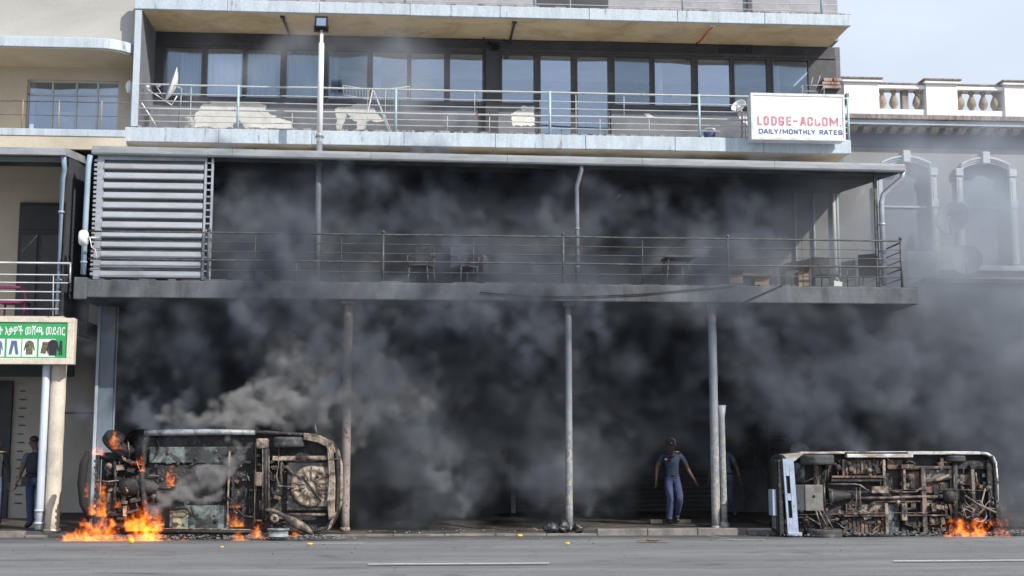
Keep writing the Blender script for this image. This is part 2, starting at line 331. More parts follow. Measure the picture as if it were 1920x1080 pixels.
# ================================================================== SETTING: road, pavement, kerb, markings
def struct(o): o['kind'] = 'structure'; return o
g = 60
rd = MB(); nx_, ny_ = 40, 24
xs = np.linspace(-90, 90, 61); ys = np.concatenate([np.linspace(-60, 15, 8), np.linspace(16.5, YK+.05, 14)])
rd.add([(x, y, .02*mnoise.noise(Vector((x*.3, y*.5, 0)))*(1 if y > 15 else 0)) for y in ys for x in xs],
       [(j*61+i, j*61+i+1, (j+1)*61+i+1, (j+1)*61+i) for j in range(len(ys)-1) for i in range(60)], True)
struct(rd.build('road', M['asphalt']))
struct(B(-400, 400, -400, 600, -.9, -.35).build('ground', M['kerb']))
# the pavement: low where vehicles drive on, raised elsewhere
xk0, xk1 = X(1110, 1000, YK), X(1463, 1000, YK); xl1 = X(98, 1000, YK)
def pav_h(x, y):
    up = 0
    if xk0 < x < xk1 or x < xl1: up = 1
    else:
        d = min(abs(x-xk0), abs(x-xk1), abs(x-xl1)); up = max(0, 1 - d/.5)
    t = min(1, max(0, (y - 27.6)/1.2))
    return .03 + (PZ - .03)*max(up, t) + .10*max(0, (y-27.5)/3)
pv = MB(); xs = np.arange(-60, 62, .25); ys = np.array([YK+.14, 25.8, 26.3, 26.9, 27.5, 28.1, 28.8, 29.5, 30.2, 31.2]); nx_ = len(xs)
pv.add([(x, y, pav_h(x, y) + .008*mnoise.noise(Vector((x*2, y*2, 3)))) for y in ys for x in xs],
       [(j*nx_+i, j*nx_+i+1, (j+1)*nx_+i+1, (j+1)*nx_+i) for j in range(len(ys)-1) for i in range(nx_-1)], True)
pavement = struct(pv.build('pavement', M['pave'], origin=(0, 28, 0)))
ks = B(-.495, .495, -.075, .075, 0, .20).build('kerb_stone', M['kerb'], pavement, bevel=.015)
ks.data.transform(Matrix.Translation((0, 28, 0)))
first = True
x = -12.0
while x < 16:
    h = min(pav_h(x-.4, YK+.1), pav_h(x+.4, YK+.1)); h = max(h, .035)
    k = ks if first else inst(ks, (0, 0, 0)); first = False
    k.location = Vector((x, YK + .07 + random.uniform(-.008, .008) - 28, h - .195 + random.uniform(-.006, .004)))
    k.rotation_euler = (0, random.uniform(-.006, .006), random.uniform(-.006, .006))
    x += 1.0
ln = MB()
def gline(xa, xb, y, w=.10, z=.028):
    n = max(2, int((xb-xa)/.25)); rn = random.Random(int(xa*10))
    a = [(xa+(xb-xa)*i/n, y - w/2 + rn.uniform(-.006,.006), z) for i in range(n+1)]; b = [(p[0], y + w/2 + rn.uniform(-.006,.006), z) for p in a]
    ln.add(a+b, [(i, i+1, n+2+i, n+1+i) for i in range(n)])
def groundY(py): return (EYE)/math.tan(math.atan((py-540)/2400) - R(PITCH))
yl = groundY(1060); gline(X(690,1061,yl), X(1030,1061,yl), yl, .11); gline(X(1677,1057,yl), X(2150,1057,yl), yl, .11); gline(-9.8, -7.7, yl, .11)
yp = groundY(1020); gline(X(575,1020,yp), X(682,1020,yp), yp, .05)
yp = groundY(1017); gline(X(1345,1017,yp), X(1435,1017,yp), yp, .05)
p0, p1 = P(1326,1009,groundY(1009)), P(1388,1018,groundY(1018))
ln.add([(p0.x,p0.y-.04,.03),(p0.x,p0.y+.04,.03),(p1.x,p1.y+.04,.03),(p1.x,p1.y-.04,.03)], [(0,1,2,3)])
struct(ln.build('road_markings', M['line']))

# ================================================================== LODGE BUILDING
lodge = thing('lodge_building', 'grey apartment block with projecting pale balconies above the smoke filled gallery', 'building', (X(920,250,YW), YW, 0))
zs1t, zs1b = Z(960,251,YB), Z(960,277,YB)          # lower balcony slab
zs2t, zs2b = Z(960,12,YB), Z(960,33,YB)            # upper balcony slab
xb0, xb1 = X(233,255,YB), X(1596,270,YB); xb0u, xb1u = X(252,5,YB), X(1596,35,YB)
xw0, xw1 = X(268,150,YW), X(1566,120,YW)
zwt, zws = Z(960,98,YW), Z(960,196,YW)             # window heads and sills
def slab(name, x0, x1, zb, zt, segs):
    # fascia panels with open joints, crumbled upper lip, ochre soffit
    s = B(x0+.02, x1-.02, YB+.1, YW+.3, zb+.02, zt-.03).build(name, M['peel'], lodge)
    n = segs; w = (x1-x0)/n
    for i in range(n):
        o = B(x0+i*w+.004, x0+(i+1)*w-.004, YB + random.uniform(-.004,.004), YB+.098, zb + random.uniform(-.004,.004), zt).build('fascia_panel', M['slab'], s, bevel=.012)
    c = MB(); 
    xx = x0
    while xx < x1:
        ww = random.uniform(.05, .3); c.box(xx, min(xx+ww, x1), YB+.02, YB+.16, zt+.001, zt + random.uniform(.008,.05)); xx += ww + random.uniform(0, .12)
    c.build('crumbled_lip', M['slabtop'], s)['kind'] = 'stuff'
    so = MB(); nn = 40
    so.add([(x0+.03+(x1-x0-.06)*i/nn, y, zb + .012*mnoise.noise(Vector((i*.5, y*2, zb))) + .002) for y in (YB+.06, YB+.5, YB+1.0, YW-.01) for i in range(nn+1)],
           [(j*(nn+1)+i, (j+1)*(nn+1)+i, (j+1)*(nn+1)+i+1, j*(nn+1)+i+1) for j in range(3) for i in range(nn)], True)
    so.build('soffit', M['soffit'], s)
    return s
slab('balcony_slab', xb0, xb1, zs1b, zs1t, 8)
slab('balcony_slab', xb0u, xb1u, zs2b, zs2t, 8)
# soffit stains of rust and spalled concrete
# walls
B(xw0, xw1, YW, YW+.25, zwt, zs2b-.005).build('lintel_band', M['lintel'], lodge)
B(xw0, xw1, YW-.04, YW-.002, zwt+.0, zwt+.07).build('window_head_rail', M['frame'], lodge)
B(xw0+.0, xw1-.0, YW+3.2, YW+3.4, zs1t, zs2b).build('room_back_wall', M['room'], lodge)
B(xw0-.5, xw1+.2, YW+.3, YW+6, zs2t+.003, zs2t+4.5).build('upper_wall_core', M['topwall'], lodge)
B(xw0, xw1+.01, YW, YW+.28, zs2t+.003, zs2t+4).build('upper_wall', M['topwall'], lodge)
# return walls
B(xb0u+.02, xb0u+.16, YB+.05, YW+.2, zs1t+.03, zs2b-.004).build('side_fin', M['greywall'], lodge, bevel=.01)
B(xb0u+.02, xb0u+.155, YB+.03, YB+.049, zs1t+.03, zs2b-.006).build('fin_face', M['slab'], lodge)
B(xw0-.2, xw0, YW, YW+6, 0.2, zs2b).build('side_wall', M['greywall'], lodge)
B(xw1, xw1+.12, YW, YW+6, zs1t-.4, zs2b).build('side_wall', M['greywall'], lodge)
# windows: (left, right, kind) in photograph pixels at mid height
wins = [(302,381,'c'),(384,457.5,'c'),(458.5,529,'c'),(533,608,'c'),(612,692,'k'),(695,766.5,'k'),(767.5,836,''),(840,909,''),
        (938,1004,''),(1010,1074,'d'),(1079,1143,'d'),(1149,1222,''),(1224,1300,'k'),(1305,1372,''),(1373.5,1441,''),(1446,1519,'k')]
def window(x0, x1, z0, z1, kind):
    f = MB(); t = .045
    f.box(x0, x0+t, YW-.03, YW+.06, z0, z1).box(x1-t, x1, YW-.03, YW+.06, z0, z1).box(x0+t, x1-t, YW-.028, YW+.058, z1-t, z1).box(x0+t, x1-t, YW-.028, YW+.058, z0, z0+t*(2 if kind == 'd' else 1))
    w = f.build('glass_door' if kind == 'd' else 'window', M['frame'], lodge)
    r = random.uniform(-.012, .012)
    B(x0+t-.005, x1-t+.005, YW+.02, YW+.028, z0+t-.005, z1-t+.005).build('pane', M[random.choice(['glass','glass','glass_b','glass_c'])], w)
    if kind == 'd':
        MB().box(x0+.01, x0+.035, YW-.07, YW-.031, z0+.95, z0+1.15).build('handle', M['galv'], w)
    if kind in 'ck' and kind:
        c = MB(); xa, xb = x0+.06, x1-.06
        if kind == 'k': xb = xa + (xb-xa)*.22
        elif len([1 for q in [0]]) and abs(x0 - X(302,150,YW)) < .05: xa = xa + (xb-xa)*.4
        n = 36
        top = []
        for i in range(n+1):
            u = i/n; yy = YW + .13 + .03*math.sin(u*34 + x0*3) + .02*math.sin(u*71)
            top.append((xa+(xb-xa)*u, yy))
        zt_ = z1 - .12
        c.add([(p[0], p[1], zt_ - .02*abs(math.sin(i*.55))) for i, p in enumerate(top)] + [(p[0], p[1]+.015*math.sin(i), z0+.02) for i, p in enumerate(top)],
              [(i, i+1, n+2+i, n+1+i) for i in range(n)], True)
        cc = c.build('curtain', M['curtain'], w)
        sm = cc.modifiers.new('thickness', 'SOLIDIFY'); sm.thickness = .004
    return w
dx = X(902,200,YW)
for (a, b, k) in wins:
    zb = zs1t+.02 if k == 'd' else zws + .0
    window(X(a,150,YW), X(b,150,YW), zb, zwt-.005, k)
# spandrel wall under the windows and around the doors
sp = MB(); sp.box(X(289,220,YW), X(895,220,YW), YW, YW+.2, zs1t, zws-.003).box(X(933,220,YW), X(1006,220,YW), YW, YW+.2, zs1t, zws-.003).box(X(1146,220,YW), xw1-.002, YW, YW+.2, zs1t, zws-.003)
sp.build('spandrel_wall', M['greywall'], lodge)
pr = MB(); prev = X(268,150,YW)
for (a, b, k) in wins + [(1568,1568,'')]:
    x0 = X(a,150,YW)
    if x0 - prev > .012: B(prev+.001, x0-.001, YW-.015, YW+.19, zws if not (a > 1005 and a < 1082) else zs1t+.02, zwt-.004).build('mullion_post', M['frame'], lodge)
    prev = X(b,150,YW)
B(X(910,150,YW), X(934,150,YW), YW-.10, YW-.016, zs1t+.02, zwt-.004).build('wall_pier', M['darkpanel'], lodge)
B(X(895,220,YW)+.004, X(933,220,YW)-.004, YW+.03, YW+.18, zs1t+.0, zws-.01).build('dark_door_panel', M['darkpanel'], lodge)
B(X(268,150,YW)+.0, X(302,150,YW)-.002, YW-.01, YW+.2, zs1t, zwt-.003).build('end_wall', M['greywall'], lodge)
# sill strip
B(X(300,220,YW), X(905,220,YW), YW-.05, YW-.001, zws-.05, zws-.005).build('window_sill', M['frame'], lodge)
B(X(1148,220,YW), X(1520,220,YW), YW-.05, YW-.001, zws-.05, zws-.005).build('window_sill', M['frame'], lodge)
# patches where the grey paint has peeled off the wall
def patch(pts, seed):
    m = MB(); pp = []
    rn = random.Random(seed)
    n = len(pts)
    for i in range(n):
        a, b = Vector((*pts[i], 0)), Vector((*pts[(i+1)%n], 0)); k = max(1, int((b-a).length/4))
        for j in range(k):
            q = a.lerp(b, j/k); jj = 0 if abs(a.y-b.y) < .5 and a.y > 238 else 1.6
            w = P(q.x + rn.uniform(-jj, jj), q.y + rn.uniform(-jj, jj), YW-.006)
            pp.append((w.x, max(w.z, zs1t+.05)))
    # fan triangulated by extruding thinly
    m.prism(pp, YW-.006, YW-.002)
    o = m.build('peeled_patch', M['peel'], lodge)
patch([(356,238),(366,226),(364,214),(372,208),(378,196),(398,192),(393,187),(484,189),(500,200),(498,207),(510,214),(520,220),(545,228),(550,241),(459,241),(450,226),(440,230),(436,241)], 3)
patch([(628,203),(634,199),(655,201),(668,194),(688,194),(690,200),(703,202),(704,212),(722,226),(705,231),(696,224),(686,232),(682,243),(668,243),(671,228),(655,222),(660,218),(650,214),(645,230),(641,244),(632,244),(630,222)], 5)
patch([(958,213),(972,207),(978,208),(977,199),(1001,199),(1003,236),(962,236),(959,222)], 9)
patch([(1207,213),(1218,212),(1223,217),(1228,219),(1217,223),(1212,219)], 11)
patch([(1383,206),(1401,203),(1403,236),(1385,222)], 12)
# air bricks in the lintel
ab = MB()
for (a, b) in ((1350,1377),(1382,1409)):
    x0, x1 = X(a,92,YW), X(b,92,YW); z0, z1 = Z(1380,99,YW), Z(1380,81,YW); m = MB()
    for i in range(5): m.box(x0+(x1-x0)*i/4-.008, x0+(x1-x0)*i/4+.008, YW-.03, YW-.002, z0, z1)
    for i in range(4): m.box(x0+.009, x1-.009, YW-.028, YW-.004, z0+(z1-z0)*i/3-.008, z0+(z1-z0)*i/3+.008)
    m.build('air_brick', M['darkpanel'], lodge)
# broken brick corner at the right end
b0 = None; xr = X(1552,150,YW)
for r in range(3):
    for c in range(2):
        zz = Z(1555,168,YW) + r*.085
        if b0 is None: b0 = B(0,.2,0,.1,0,.07).build('brick', M['brick'], lodge, bevel=.006); b0.data.transform(Matrix.Translation(wloc(lodge))); bb = b0
        else: bb = inst(b0, (0,0,0))
        bb.location = Vector((xr - .12 + c*.215 - (r%2)*.07 + random.uniform(-.02,.02), YW-.12 + random.uniform(-.02,.02), zz)) - wloc(lodge)*1
        bb.rotation_euler = (0, random.uniform(-.04,.04), random.uniform(-.1,.1))
# upper storey windows just visible above the upper slab
for (a, b) in ((1003,1068),(1074,1140)):
    f = B(X(a,5,YW), X(b,5,YW), YW-.04, YW-.003, zs2t+.03, zs2t+1.4).build('window', M['frame'], lodge)
    B(X(a,5,YW)+.05, X(b,5,YW)-.05, YW-.05, YW-.042, zs2t+.08, zs2t+1.3).build('pane', M['darkpanel'], f)
B(X(1400,5,YW), X(1409,5,YW), YW-.09, YW-.003, zs2t+.01, zs2t+2.4).build('wall_pipe', M['frame'], lodge)

# gallery deck, gallery wall and ground floor of the lodge
zdt, zdb = Z(960,532,YG), Z(960,564,YG)
xg0, xg1 = X(142,540,YG), X(1722,550,YG)
B(xg0, xg1, YG, YS+.3, zdb, zdt).build('gallery_deck', M['deck'], lodge, bevel=.02)
m = MB(); xx = xg0
while xx < xg1: ww = random.uniform(.1,.5); m.box(xx, min(xx+ww,xg1), YG+.01, YG+.18, zdt+.001, zdt+random.uniform(.005,.035)); xx += ww+random.uniform(0,.3)
m.build('deck_lip', M['deck'], lodge)['kind'] = 'stuff'
xgr = X(1452,450,YGW)
gw = B(X(200,400,YGW)-.6, xgr, YGW, YGW+.25, zdt+.002, zs1b+.6).build('gallery_wall', M['sootshadewall'], lodge)
for (a, b) in ((560,680),(800,900),(1180,1290)):
    f = B(X(a,430,YGW), X(b,430,YGW), YGW-.05, YGW-.003, zdt+.05, zdt+2.2).build('gallery_door', M['darkpanel'], lodge)
B(X(268,300,YGW)-.9, X(268,300,YGW)-.75, YG+1.6, YGW, zdt+.002, zs1b).build('gallery_side_wall', M['sootshadewall'], lodge)
# shop front: piers, wall and shutters
zp = .22; zst = zdb-.004
piers = [(219,262),(690,704),(914,958),(1240+115,1362),(1440,1462),(1616,1650),(1880,1912)]
for (a, b) in [(240,262),(660,694),(914,956),(1352,1440),(1612,1650),(1880,1915)]:
    B(X(a,900,YS), X(b,900,YS), YS-.06, YS+.3, 0.1, zst).build('pier', M['deck'] if a != 1612 else M['victwall'], lodge, bevel=.01)
B(X(240,900,YS), X(1960,900,YS), YS+.06, YS+.3, 0.0, zst).build('shop_wall', M['sootshadewall'], lodge)
def shutter(a, b, label=None):
    x0, x1 = X(a,900,YS)+.01, X(b,900,YS)-.01
    f = MB().box(x0, x0+.06, YS-.05, YS+.03, zp-.1, zp+3.3).box(x1-.06, x1, YS-.05, YS+.03, zp-.1, zp+3.3).box(x0+.061, x1-.061, YS-.06, YS+.05, zp+3.15, zp+3.45)
    s = f.build('roller_shutter', M['shutter'], lodge)
    if label: s['label'] = label
    h = .105; n = 30
    prof = [(YS+.02, 0), (YS+.000, .012), (YS-.018, .045), (YS-.014, .075), (YS+.008, .098), (YS+.03, .1), (YS+.03, 0)]
    m = MB(); m.prism([(y, z+zp) for y, z in prof], x0+.062, x1-.062, 'YZ')
    sl = m.build('slat', M['shutter'], s)
    for i in range(1, n): inst(sl, (0, random.uniform(-.004,.004), i*h))
    B(x0+.062, x1-.062, YS-.05, YS-.002+.02, zp-.09, zp-.004).build('bottom_rail', M['galv'], s)
    return s
shutter(262,660); shutter(694,914); shutter(956,1352,'roller shutter with a pale bottom rail'); shutter(1440,1612); shutter(1650,1880)
B(X(958,900,YS), X(966,900,YS), YS-.13, YS-.07, zp-.08, zp+1.9).build('shutter_guide', M['pvc'], lodge)
B(X(1372,900,YS), X(1412,900,YS), YS-.09, YS-.062, zp+1.0, zp+1.55).build('notice_panel', M['darkpanel'], lodge)
B(X(918,850,YS), X(952,850,YS), YS-.07, YS-.062, zp+1.3, zp+2.0).build('torn_poster', M['rubble'], lodge)

# ================================================================== columns on the pavement
def column(px, py, Yc, r, mt, name, label, top=None, base=PZ, lean=0, group='columns holding up the gallery'):
    b = P(px, py, Yc); top = zdb-.004 if top is None else top
    t = thing(name, label, 'column', (b.x, Yc, base), group)
    m = MB(); n = 16; pts = []; rs = []
    for i in range(13):
        u = i/12; pts.append((b.x+lean*u, Yc, base-.05+(top-base+.05)*u)); rs.append(r*(1.0+.02*math.sin(i*3+px)))
    m.tube(pts, rs, 18); m.build('shaft', mt, t)
    MB().tube([(b.x,Yc,base-.04),(b.x,Yc,base+.035)], [r*1.18,r*1.12], 18).build('base_collar', mt, t)
    MB().box(b.x+lean-r*1.5, b.x+lean+r*1.5, Yc-r*1.5, Yc+r*1.5, top-.06, top-.001).build('cap_plate', mt, t)
    return t
column(648, 900, YC, .088, M['polerust'], 'steel_column', 'round rust speckled column beside the rear of the burnt car')
column(1067, 900, YC, .072, M['pole'], 'steel_column', 'slim pale column with rubbish bags heaped at its foot')
column(1341, 900, YC, .088, M['pole'], 'steel_column', 'thick grey blue column beside the walking officer')
# the short cut-off pipe beside the thick column
b = P(1357, 900, YC); t = thing('bent_pipe', 'short chipped pipe with a flattened open top beside the thick column', 'pipe', (b.x+.0, YC, PZ))
MB().tube([(b.x-.01,YC,PZ),(b.x-.005,YC,PZ+.5),(b.x-.01,YC,PZ+1.3),(b.x-.02,YC,PZ+2.2),(b.x-.02,YC,Z(1355,760,YC))], [.07,.064,.062,.066,.10], 14).build('shaft', M['pole'], t)
MB().tube([(b.x-.01,YC,PZ-.03),(b.x-.01,YC,PZ+.06),(b.x+.01,YC-.02,PZ+.12)], [.11,.10,.07], 12).build('foot', M['pole'], t)
MB().tube([(b.x-.005,YC,PZ+.45),(b.x-.005,YC,PZ+.5)], [.078,.078], 14).build('clamp', M['pole'], t)
# broad steel column behind the burning car
Yq = 27.0; b = P(197, 700, Yq); t = thing('steel_column', 'broad blue grey box column behind the front of the burning car', 'column', (b.x, Yq, PZ), 'columns holding up the gallery')
x0, x1 = X(180,700,Yq), X(213,700,Yq)
MB().box(x0+.065, x1, Yq, Yq+.3, 0, zdb-.003).build('shaft', M['steelcol'], t, bevel=.01)
MB().box(x0, x0+.06, Yq-.04, Yq+.32, 0, zdb-.003).build('pale_flange', M['pvc'], t, bevel=.006)
MB().box(x1+.004, x1+.03, Yq+.1, Yq+.13, 0, zdb-.003).build('conduit', M['pvc'], t)

# ================================================================== canopy over the gallery
zct, zcb = Z(960,289,YF), Z(960,304,YF)
xc0, xc1 = X(172,280,YF), X(1697,312,YF)
can = thing('veranda_canopy', 'long sloping tin canopy roofing the smoke filled gallery', 'canopy', ((xc0+xc1)/2, YF, zct))
m = MB(); n = 150; yb_ = YGW-.02; rise = .40
rows = []
for (y, z) in ((YF+.08, zct-.03), (YB-.02 if False else (YF+yb_)/2, zct-.03+rise/2), (yb_, zct-.03+rise)):
    rows.append([(xc0+.05+(xc1-xc0-.1)*i/n, y, z + (.012 if i % 2 else -.012)) for i in range(n+1)])
# the roof stops below the projecting balcony
m.add([p for r in rows for p in r], [(j*(n+1)+i, j*(n+1)+i+1, (j+1)*(n+1)+i+1, (j+1)*(n+1)+i) for j in range(2) for i in range(n)])
m2_ = MB(); m2_.v = [(v[0], v[1], v[2]+.012) for v in m.v]; m2_.f = list(m.f); m2_.sm = list(m.sm)
rt_ = m2_.build('roof_top_sheet', M['galv'], can); sm = rt_.modifiers.new('thickness','SOLIDIFY'); sm.thickness = .004
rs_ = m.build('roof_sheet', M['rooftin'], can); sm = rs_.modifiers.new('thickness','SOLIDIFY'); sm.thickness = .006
gm = MB(); prof = [(YF, zcb), (YF-.02, zcb+.03), (YF-.025, zct-.05), (YF, zct-.045), (YF, zct), (YF+.1, zct), (YF+.12, zcb+.02), (YF+.1, zcb)]
for i in range(6):
    a = xc0+(xc1-xc0)*i/6; bq = xc0+(xc1-xc0)*(i+1)/6
    g_ = MB().prism(prof, a+.003, bq-.003, 'YZ').build('gutter_length', M['gutter'], can)
for k in range(5):
    yy = YF+.5+k*.85; zz = zct-.06+rise*(yy-YF)/(yb_-YF)
    B(xc0+.1, xc1-.1, yy, yy+.06, zz-.13, zz-.02).build('purlin', M['rooftin'], can)
B(xc1-.06, xc1-.01, YF+.13, YF+.19, zct-.2, zct-.05)
m = MB(); m.add([(xc1-.03,YF+.1,zcb),(xc1-.03,yb_,zcb+rise),(xc1-.03,yb_,zct+rise),(xc1-.03,YF+.1,zct)], [(0,1,2,3)])
o = m.build('end_trim', M['gutter'], can); sm = o.modifiers.new('t','SOLIDIFY'); sm.thickness = .02
can.rotation_euler = (0, .006, 0); can.location.z -= .02
# downpipes of the canopy
def dpipe(pts, r, mt, label, name='downpipe', cols=1):
    t = thing(name, label, 'downpipe', (pts[-1][0], pts[-1][1], pts[-1][2]))
    MB().tube(pts, r, 12).build('pipe', mt, t)
    for k in range(2):
        z = pts[-1][2] + (pts[-2][2]-pts[-1][2])*(.25+.5*k); x = pts[-1][0] + (pts[-2][0]-pts[-1][0])*(.25+.5*k)
        MB().tube([(x,pts[-1][1],z-.02),(x,pts[-1][1],z+.02)], r*1.25, 12).build('bracket', mt, t)
    return t
a = P(1090,308,YF+.1); b_ = P(1081,350,YF+.25)
dpipe([(a.x,YF+.07,zcb),(a.x,YF+.1,a.z-.12),(b_.x,YF+.2,b_.z),(b_.x,YF+.2,b_.z-.5),(b_.x,YF+.2,zdt)], .045, M['pole'], 'thin canopy downpipe with a cranked top, in the middle of the gallery')
a = P(1693,330,YF+.1); b_ = P(1652,372,YF+.25)
dpipe([(a.x,YF+.07,zcb),(a.x-.02,YF+.1,a.z-.05),(b_.x+.05,YF+.25,b_.z+.08),(b_.x,YF+.25,b_.z-.1),(b_.x,YF+.25,zdt)], .058, M['galv'], 'shiny canopy downpipe at the right end of the gallery')
x_ = X(1643,400,YF+.3); B(x_-.03, x_+.03, YF+.27, YF+.33, zdt, zct-.1).build('canopy_post', M['raildark'], can)
a = P(170,285,YF+.05); dpipe([(a.x,YF+.02,zcb),(a.x-.02,YF,zcb-.2),(a.x-.03,YF,a.z-1.5),(a.x-.03,YF,Z(160,515,YF))], .055, M['pipeblue'], 'blue grey downpipe left of the metal louvre screen')

# ================================================================== louvre screen
x0, x1 = X(190,400,YF+.1), X(380,400,YF+.1); zt_, zb_ = Z(280,300,YF+.1), Z(280,521,YF+.1)
lv = thing('louvre_screen', 'shiny horizontal sheet metal louvre screen at the left end of the gallery', 'screen', (x0, YF+.1, zb_))
n = 12; h = (zt_-zb_)/n; Yl = YF+.15
prof = [(Yl, .0), (Yl-.06, .012), (Yl-.065, .03), (Yl-.03, h*.42), (Yl-.01, h*.70), (Yl+.022, h*.73), (Yl+.022, h*.7), (Yl-.03, h*.4), (Yl-.045, .03), (Yl+.0,.015)]
sl = MB().prism([(y, z+zb_) for y, z in prof], x0+.02, x1-.005, 'YZ').build('louvre_slat', M['galv'], lv)
for i in range(1, n): s = inst(sl, (0, random.uniform(-.004,.004), i*h))
B(x0+.02, x1-.005, Yl+.03, Yl+.05, zb_, zt_+.09).build('backing_sheet', M['rooftin'], lv)
B(x0, x1, Yl-.02, Yl+.02, zt_+.002, zt_+.1).build('top_panel', M['galv'], lv)
m = MB().box(x0-.12, x0+.015, Yl-.03, Yl+.05, zb_-.03, zt_+.1)
m.build('side_frame', M['galv'], lv)
m = MB()
for i in range(26): m.box(x0-.18, x0-.122, Yl-.03, Yl+.0, zb_+.05+i*(zt_-zb_)/26, zb_+.1+i*(zt_-zb_)/26)
m.build('perforated_strip', M['galv'], lv)
m = MB(); xa, xb_ = x1+.01, x1+.19
m.box(xa, xa+.045, Yl-.04, Yl+.0, zb_-.03, zt_+.1).box(xb_-.045, xb_, Yl-.04, Yl+.0, zb_-.03, zt_+.1).build('ladder_stile', M['galv'], lv)
rg = MB().box(xa+.047, xb_-.047, Yl-.03, Yl-.005, zb_+.0, zb_+.03).build('ladder_rung', M['galv'], lv)
for i in range(1, 18): inst(rg, (0, 0, i*(zt_-zb_)/17.4))

# ================================================================== railings
def railing(name, label, posts, y, z0, zrails, rr, mtp, mtr, thin=(), x0=None, x1=None, group=None, sag=.01, rp=.028):
    t = thing(name, label, 'railing', ((posts[0]+posts[-1])/2, y, z0), group)
    x0 = posts[0] if x0 is None else x0; x1 = posts[-1] if x1 is None else x1
    ztop = max(zrails)
    for p in posts:
        MB().tube([(p, y, z0-.03), (p, y, ztop+.03)], rp, 10).build('post', mtp, t)
    for z, r in zip(zrails, rr):
        n = 24
        MB().tube([(x0+(x1-x0)*i/n, y-.001, z + sag*mnoise.noise(Vector((i*.6, z*3, 1)))) for i in range(n+1)], r, 7, smooth=True).build('rail', mtr, t)
    for p, za, zb in thin:
        MB().tube([(p, y+.01, za), (p, y+.01, zb)], .009, 6).build('stanchion', mtr, t)
    return t
yr = YB+.09; zq = lambda py: Z(1000,py,yr)
posts = [X(p,210,yr) for p in (247,446,742,1031,1311,1590)]
zr = [zq(173), zq(189.5), zq(203), zq(217), zq(229), zq(240)]
railing('balcony_railing', 'turquoise posted balcony railing running behind the lodge sign', posts, yr, zs1t, zr, [.022,.011,.011,.021,.011,.011], M['railblue'], M['railgrey'],
        thin=[(X(548,210,yr),zs1t,zq(217)),(X(890,190,yr),zr[0],zr[3]),(X(918,210,yr),zs1t,zr[3]),(X(839,210,yr),zs1t,zr[3]),(X(1080,210,yr),zs1t,zr[0]),(X(1170,190,yr),zr[0],zr[3]),(X(1217,210,yr),zs1t,zr[3]),(X(1125,210,yr),zs1t,zr[3]),(X(357,210,yr),zs1t,zr[0]),(X(1397,210,yr),zs1t,zr[2])])
posts = [X(p,5,yr) for p in (300,520,760,1003,1280,1540)]
z0 = zs2t
railing('balcony_railing', 'railing of the topmost balcony, cut off by the picture edge', posts, yr, z0, [z0+.10,z0+.25,z0+.42,z0+.62,z0+.82,z0+1.0], [.009,.009,.017,.01,.009,.02], M['railblue'], M['railgrey'], x1=xb1u-.25,
        thin=[(X(1410,5,yr),z0,z0+1)])
yr = YR; zq = lambda py: Z(1000,py,yr)
posts = [X(p,490,yr) for p in (390,718,1056,1365,1690)]
zr = [zq(443.5), zq(461), zq(478), zq(494), zq(513)]
gr = railing('gallery_railing', 'long dark gallery railing with knobbed posts, half hidden in smoke', posts, yr, zdt, zr, [.019,.009,.009,.019,.009], M['raildark'], M['raildark'],
        x0=X(166,490,yr), thin=[(X(p,490,yr),zdt,zr[k]) for p, k in ((478,0),(556,3),(640,0),(888,0),(1205,0),(1280,3),(1445,3),(1505,0),(1588,3))], rp=.026)
for p in posts: MB().ell((p,yr,zr[0]+.05),(.04,.04,.04)).build('post_knob', M['raildark'], gr)
xe = posts[-1]
for z, r in zip(zr, [.019,.012,.012,.019,.012]): MB().tube([(xe,yr,z),(xe+.08,yr+.2,z),(xe+.08,YGW-.3,z)], r, 7).build('return_rail', M['raildark'], gr)
MB().tube([(xe+.08,yr+.2,zdt),(xe+.08,yr+.2,zr[0])], .022, 8).build('post', M['raildark'], gr)

# ================================================================== LODGE sign
Yn = YB-.42; x0, x1 = X(1409,220,Yn), X(1583,220,Yn); z0, z1 = Z(1500,262,Yn), Z(1500,177,Yn)
sg = thing('lodge_sign', 'white box sign reading LODGE in faded red over blue lettering', 'sign', ((x0+x1)/2, Yn, z0))
MB().box(x0, x1, Yn, Yn+.34, z0, z1).build('sign_box', M['signframe'], sg, bevel=.012)
MB().box(x0+.05, x1-.04, Yn-.006, Yn-.001, z0+.05, z1-.05).build('face_panel', M['signwhite'], sg)
m = MB().box(x0-.012, x1+.012, Yn-.02, Yn-.0005, z0-.012, z0+.045).box(x0-.012, x1+.012, Yn-.02, Yn-.0005, z1-.045, z1+.012).box(x0-.012, x0+.045, Yn-.02, Yn-.0005, z0+.046, z1-.046).box(x1-.035, x1+.012, Yn-.02, Yn-.0005, z0+.046, z1-.046)
m.build('frame', M['signframe'], sg)
for xx in (x0+.2, x1-.2): MB().box(xx-.02, xx+.02, Yn+.341, YB+.12, z0+.1, z0+.14).build('bracket', M['raildark'], sg)
def text_mesh(s, size, bold=0, width=1.0, spacing=1.0, ext=.0015):
    c = bpy.data.curves.new('lettering', 'FONT'); c.body = s; c.size = size; c.offset = bold; c.space_character = spacing; c.extrude = ext
    c.resolution_u = 4
    o = bpy.data.objects.new('lettering', c); COL.objects.link(o)
    dg = bpy.context.evaluated_depsgraph_get(); me = bpy.data.meshes.new_from_object(o.evaluated_get(dg))
    bpy.data.objects.remove(o); bpy.data.curves.remove(c)
    a = np.empty(len(me.vertices)*3, dtype=np.float32); me.vertices.foreach_get('co', a); a = a.reshape(-1, 3)
    return me, a
